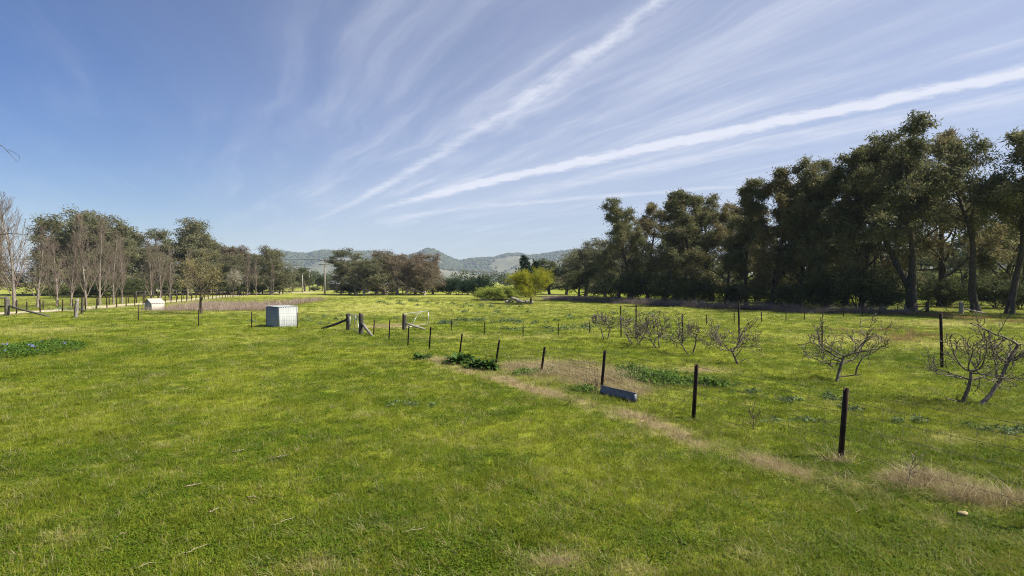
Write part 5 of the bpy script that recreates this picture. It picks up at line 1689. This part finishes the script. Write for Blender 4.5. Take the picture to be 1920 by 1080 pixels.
b = P(1810, 971)
o = empty('puffball', b, 0, 'pale yellow flattened puffball in the grass near the right edge', 'fungus')
V = ICO.copy(); bpts = []
th_, ph_ = np.meshgrid(np.linspace(0, 2 * math.pi, 19)[:-1], np.linspace(0.02, math.pi * .62, 8), indexing='ij')
rad_ = 1 + .10 * np.sin(3 * th_) * np.sin(ph_) + .05 * np.sin(5 * th_ + 1)
V = np.stack([rad_ * np.cos(th_) * np.sin(ph_) * .065, rad_ * np.sin(th_) * np.sin(ph_) * .052, np.cos(ph_) * .025 * (1 + .08 * np.sin(2 * th_)) + .045], -1)
ii = np.arange(18 * 8).reshape(18, 8); jj = np.roll(ii, -1, 0)
MB().add(V.reshape(-1, 3), np.stack([ii[:, :-1], ii[:, 1:], jj[:, 1:], jj[:, :-1]], -1).reshape(-1, 4)).build('cap', M['fungus'], o, True)
MB().tube([(0, 0, -.03), (0, 0, .03)], [.03, .045], 9).build('stalk', M['fungus'], o)

# fallen timber under the willow and further logs
rs = np.random.default_rng(4)
for i, (px, d, L, r_, a, lab, grp) in enumerate(((955, 75, 1.1, .22, .05, 'short thick grey log at the left end of the log line', 1), (970, 75, 1.6, .20, .25, 'grey log propped on its left end near the willow', 1), (982, 74.5, 1.9, .17, -.06, 'long grey log in the middle of the log line', 1), (992, 74, 1.1, .22, .1, 'grey log nearest the willow trunk', 1),
                                              (922, 86, 3.2, .16, .1, 'bleached fallen branch in front of the bright bush', 1), (938, 87, 2.6, .15, -.2, 'bleached fallen branch right of the longer one', 1), (757, 84, 1.5, .17, .2, 'bleached stump piece lying on the dam bank', 1))):
    b = G(px, d)
    o = empty('log', b, a, lab, 'log', 'fallen grey logs')
    t = np.linspace(-.5, .5, 7)
    rr_ = r_ * np.array([.85, 1.0, 1.05, .95, 1.0, .9, .75])
    tilt = .35 if i == 1 else .04
    MB().tube(np.stack([t * L, rs.normal(0, .05, 7), r_ * .8 + (t + .5) * L * 0 + tilt * (0.5 - t) * L + rs.normal(0, .02, 7)], -1), rr_, 9).build('trunk', M['timber_pale'], o)
    MB().tube([(.1 * L, 0, r_), (.2 * L, -.1, r_ * 2.6), (.3 * L, -.12, r_ * 3.2)], [r_ * .4, r_ * .3, r_ * .15], 6).build('broken_limb', M['timber_pale'], o)


# ------------------------------------------------------------------ power line
def power_pole(px, d, ty, arms, label, rz=0.0):
    b = G(px, d)
    h = top_h(ty, b)
    o = empty('power_pole', b, rz, label, 'power pole', 'power poles beyond the paddock')
    MB().tube([(0, 0, -.5), (0, 0, h * .5), (0, 0, h)], [.19, .16, .13], 10).build('pole', M['pole'], o)
    ends = []
    for z, L in arms:
        MB().box((0, -.19, h - z), (L, .11, .13)).build('crossarm', M['timber'], o)
        for x in (-L * .46, -L * .2, L * .2, L * .46):
            MB().tube([(x, -.19, h - z + .066), (x, -.19, h - z + .24)], [.045, .06], 7).build('insulator', M['ceramic'], o)
            ends.append((x, -.19, h - z + .24))
    if not arms:
        MB().tube([(0, 0, h + .001), (0, 0, h + .12)], [.13, .05], 8).build('cap', M['ceramic'], o)
        ends.append((0, 0, h + .12))
    c, s_ = math.cos(rz), math.sin(rz)
    return [np.array([x * c - y * s_, x * s_ + y * c, z]) + b for x, y, z in ends]


e1 = power_pole(609, 120, 487, ((.12, 1.9), (1.05, 2.4)), 'tall grey power pole with two crossarms above the dam bank', .15)
e2 = power_pole(580, 170, 502, ((.2, 1.6),), 'thinner power pole just left of the tall one', .2)
e3 = power_pole(567, 150, 514, (), 'short pale pole without crossarms left of the power poles')
e4 = power_pole(1205, 330, 512, ((.12, 1.9), (1.05, 2.4)), 'far power pole hidden among the trees where the wires lead', .9)
e5 = power_pole(-260, 112, 478, ((.12, 1.9), (1.05, 2.4)), 'power pole outside the left edge that carries the wires on', .1)
for i, j, lab in ((0, 0, 'left outer wire'), (1, 1, 'left inner wire'), (2, 2, 'right inner wire'), (3, 3, 'right outer wire')):
    o = link('power_line', mesh_np('power_line', *tube_mesh([(lerp_line(e1[i], e4[j], 24, 2.2 + .1 * i), np.full(24, .024), 4)])), M['wire'])
    tag(o, 'sagging overhead wire running right from the tall pole, %s' % ('topmost of four', 'second of four from the top', 'third of four from the top', 'lowest of four')[i], 'power line', 'overhead wires')
for i in (0, 3):
    o = link('power_line', mesh_np('power_line', *tube_mesh([(lerp_line(e1[i], e5[i], 24, .8), np.full(24, .022), 4)])), M['wire'])
    tag(o, 'overhead wire running left from the tall pole before the wood, %s' % ('upper of two' if i == 0 else 'lower of two'), 'power line', 'overhead wires')


# ------------------------------------------------------------------ far farm buildings
def farm_shed(px, d, wdt, dep, h, rdg, rz, wall, roof, label, openings):
    b = G(px, d)
    o = empty('farm_building', b, rz, label, 'building', 'far farm buildings')
    x, y = wdt / 2, dep / 2
    m = MB()
    V = [(-x, -y, -.2), (x, -y, -.2), (x, y, -.2), (-x, y, -.2), (-x, -y, h), (x, -y, h), (x, y, h), (-x, y, h), (-x, 0, rdg - .06), (x, 0, rdg - .06)]
    m.add(V, [[0, 1, 5, 4], [2, 3, 7, 6], [1, 2, 6, 5], [3, 0, 4, 7]], [[5, 6, 9], [7, 4, 8]])
    m.build('wall', M[wall], o)
    for s_ in (-1, 1):
        a = np.array([0, s_ * (y + .5), h - .5 * (rdg - h) / y]); c = np.array([0, 0.0, rdg])
        L = np.linalg.norm(a - c); ax2 = (a - c) / L
        MB().box((a + c) / 2 + UP * .04, (wdt + .8, L - .01, .07), np.array([[1, 0, 0], ax2, np.cross([1, 0, 0], ax2)])).build('roof', M[roof], o)
    for k, (ox, oz, ow, oh) in enumerate(openings):
        f = MB().box((ox, -y - .01, oz), (ow, .08, oh)).build('opening_frame', M['timber_pale'], o)
        MB().box((ox, -y - .04, oz), (ow * .8, .06, oh * .8)).build('pane', M['glass_or_bay_shade'], f)
    return o


farm_shed(283, 172, 13, 8, 2.9, 4.6, .2, 'wall_pale', 'roof_grey', 'pale farmhouse half hidden behind the poplars left of the cream shed', ((-3.5, 1.6, 1.4, 1.2), (0, 1.2, 1.0, 2.1), (3.5, 1.6, 1.4, 1.2)))
farm_shed(402, 165, 9, 6, 2.7, 4.0, -.1, 'wall_pale', 'roof_grey', 'pale building glimpsed between the budding tree and blossom tree', ((-2, 1.5, 1.2, 1.1), (2, 1.5, 1.2, 1.1)))
farm_shed(634, 185, 7, 5, 2.2, 3.0, .15, 'timber', 'roof_grey', 'low open-fronted shed right of the power poles', ((-1.5, 1.0, 2.2, 1.9), (1.6, 1.0, 2.2, 1.9)))  # dark panels in the bays stand in for the shade inside
farm_shed(700, 190, 16, 6, 2.2, 3.1, -.05, 'wall_pale', 'roof_grey', 'long low pale building behind the middle clump of gum trees', ((-5, 1.3, 1.4, 1.0), (-1, 1.3, 1.4, 1.0), (3, 1.3, 1.4, 1.0)))

# ------------------------------------------------------------------ the hazy air
hz_m, t, o_ = new_mat('hazy_air')
pv = t.n('ShaderNodeVolumePrincipled')
pv.inputs['Color'].default_value = (0.66, 0.80, 1.0, 1)
pv.inputs['Density'].default_value = 0.00013
pv.inputs['Anisotropy'].default_value = 0.0
t.put(o_.inputs['Volume'], pv.outputs[0])
hb = MB().box((0, 0, 94), (11600, 11600, 218)).build('haze', hz_m)
tag(hb, 'pale blue haze in the air', None, kind='stuff')
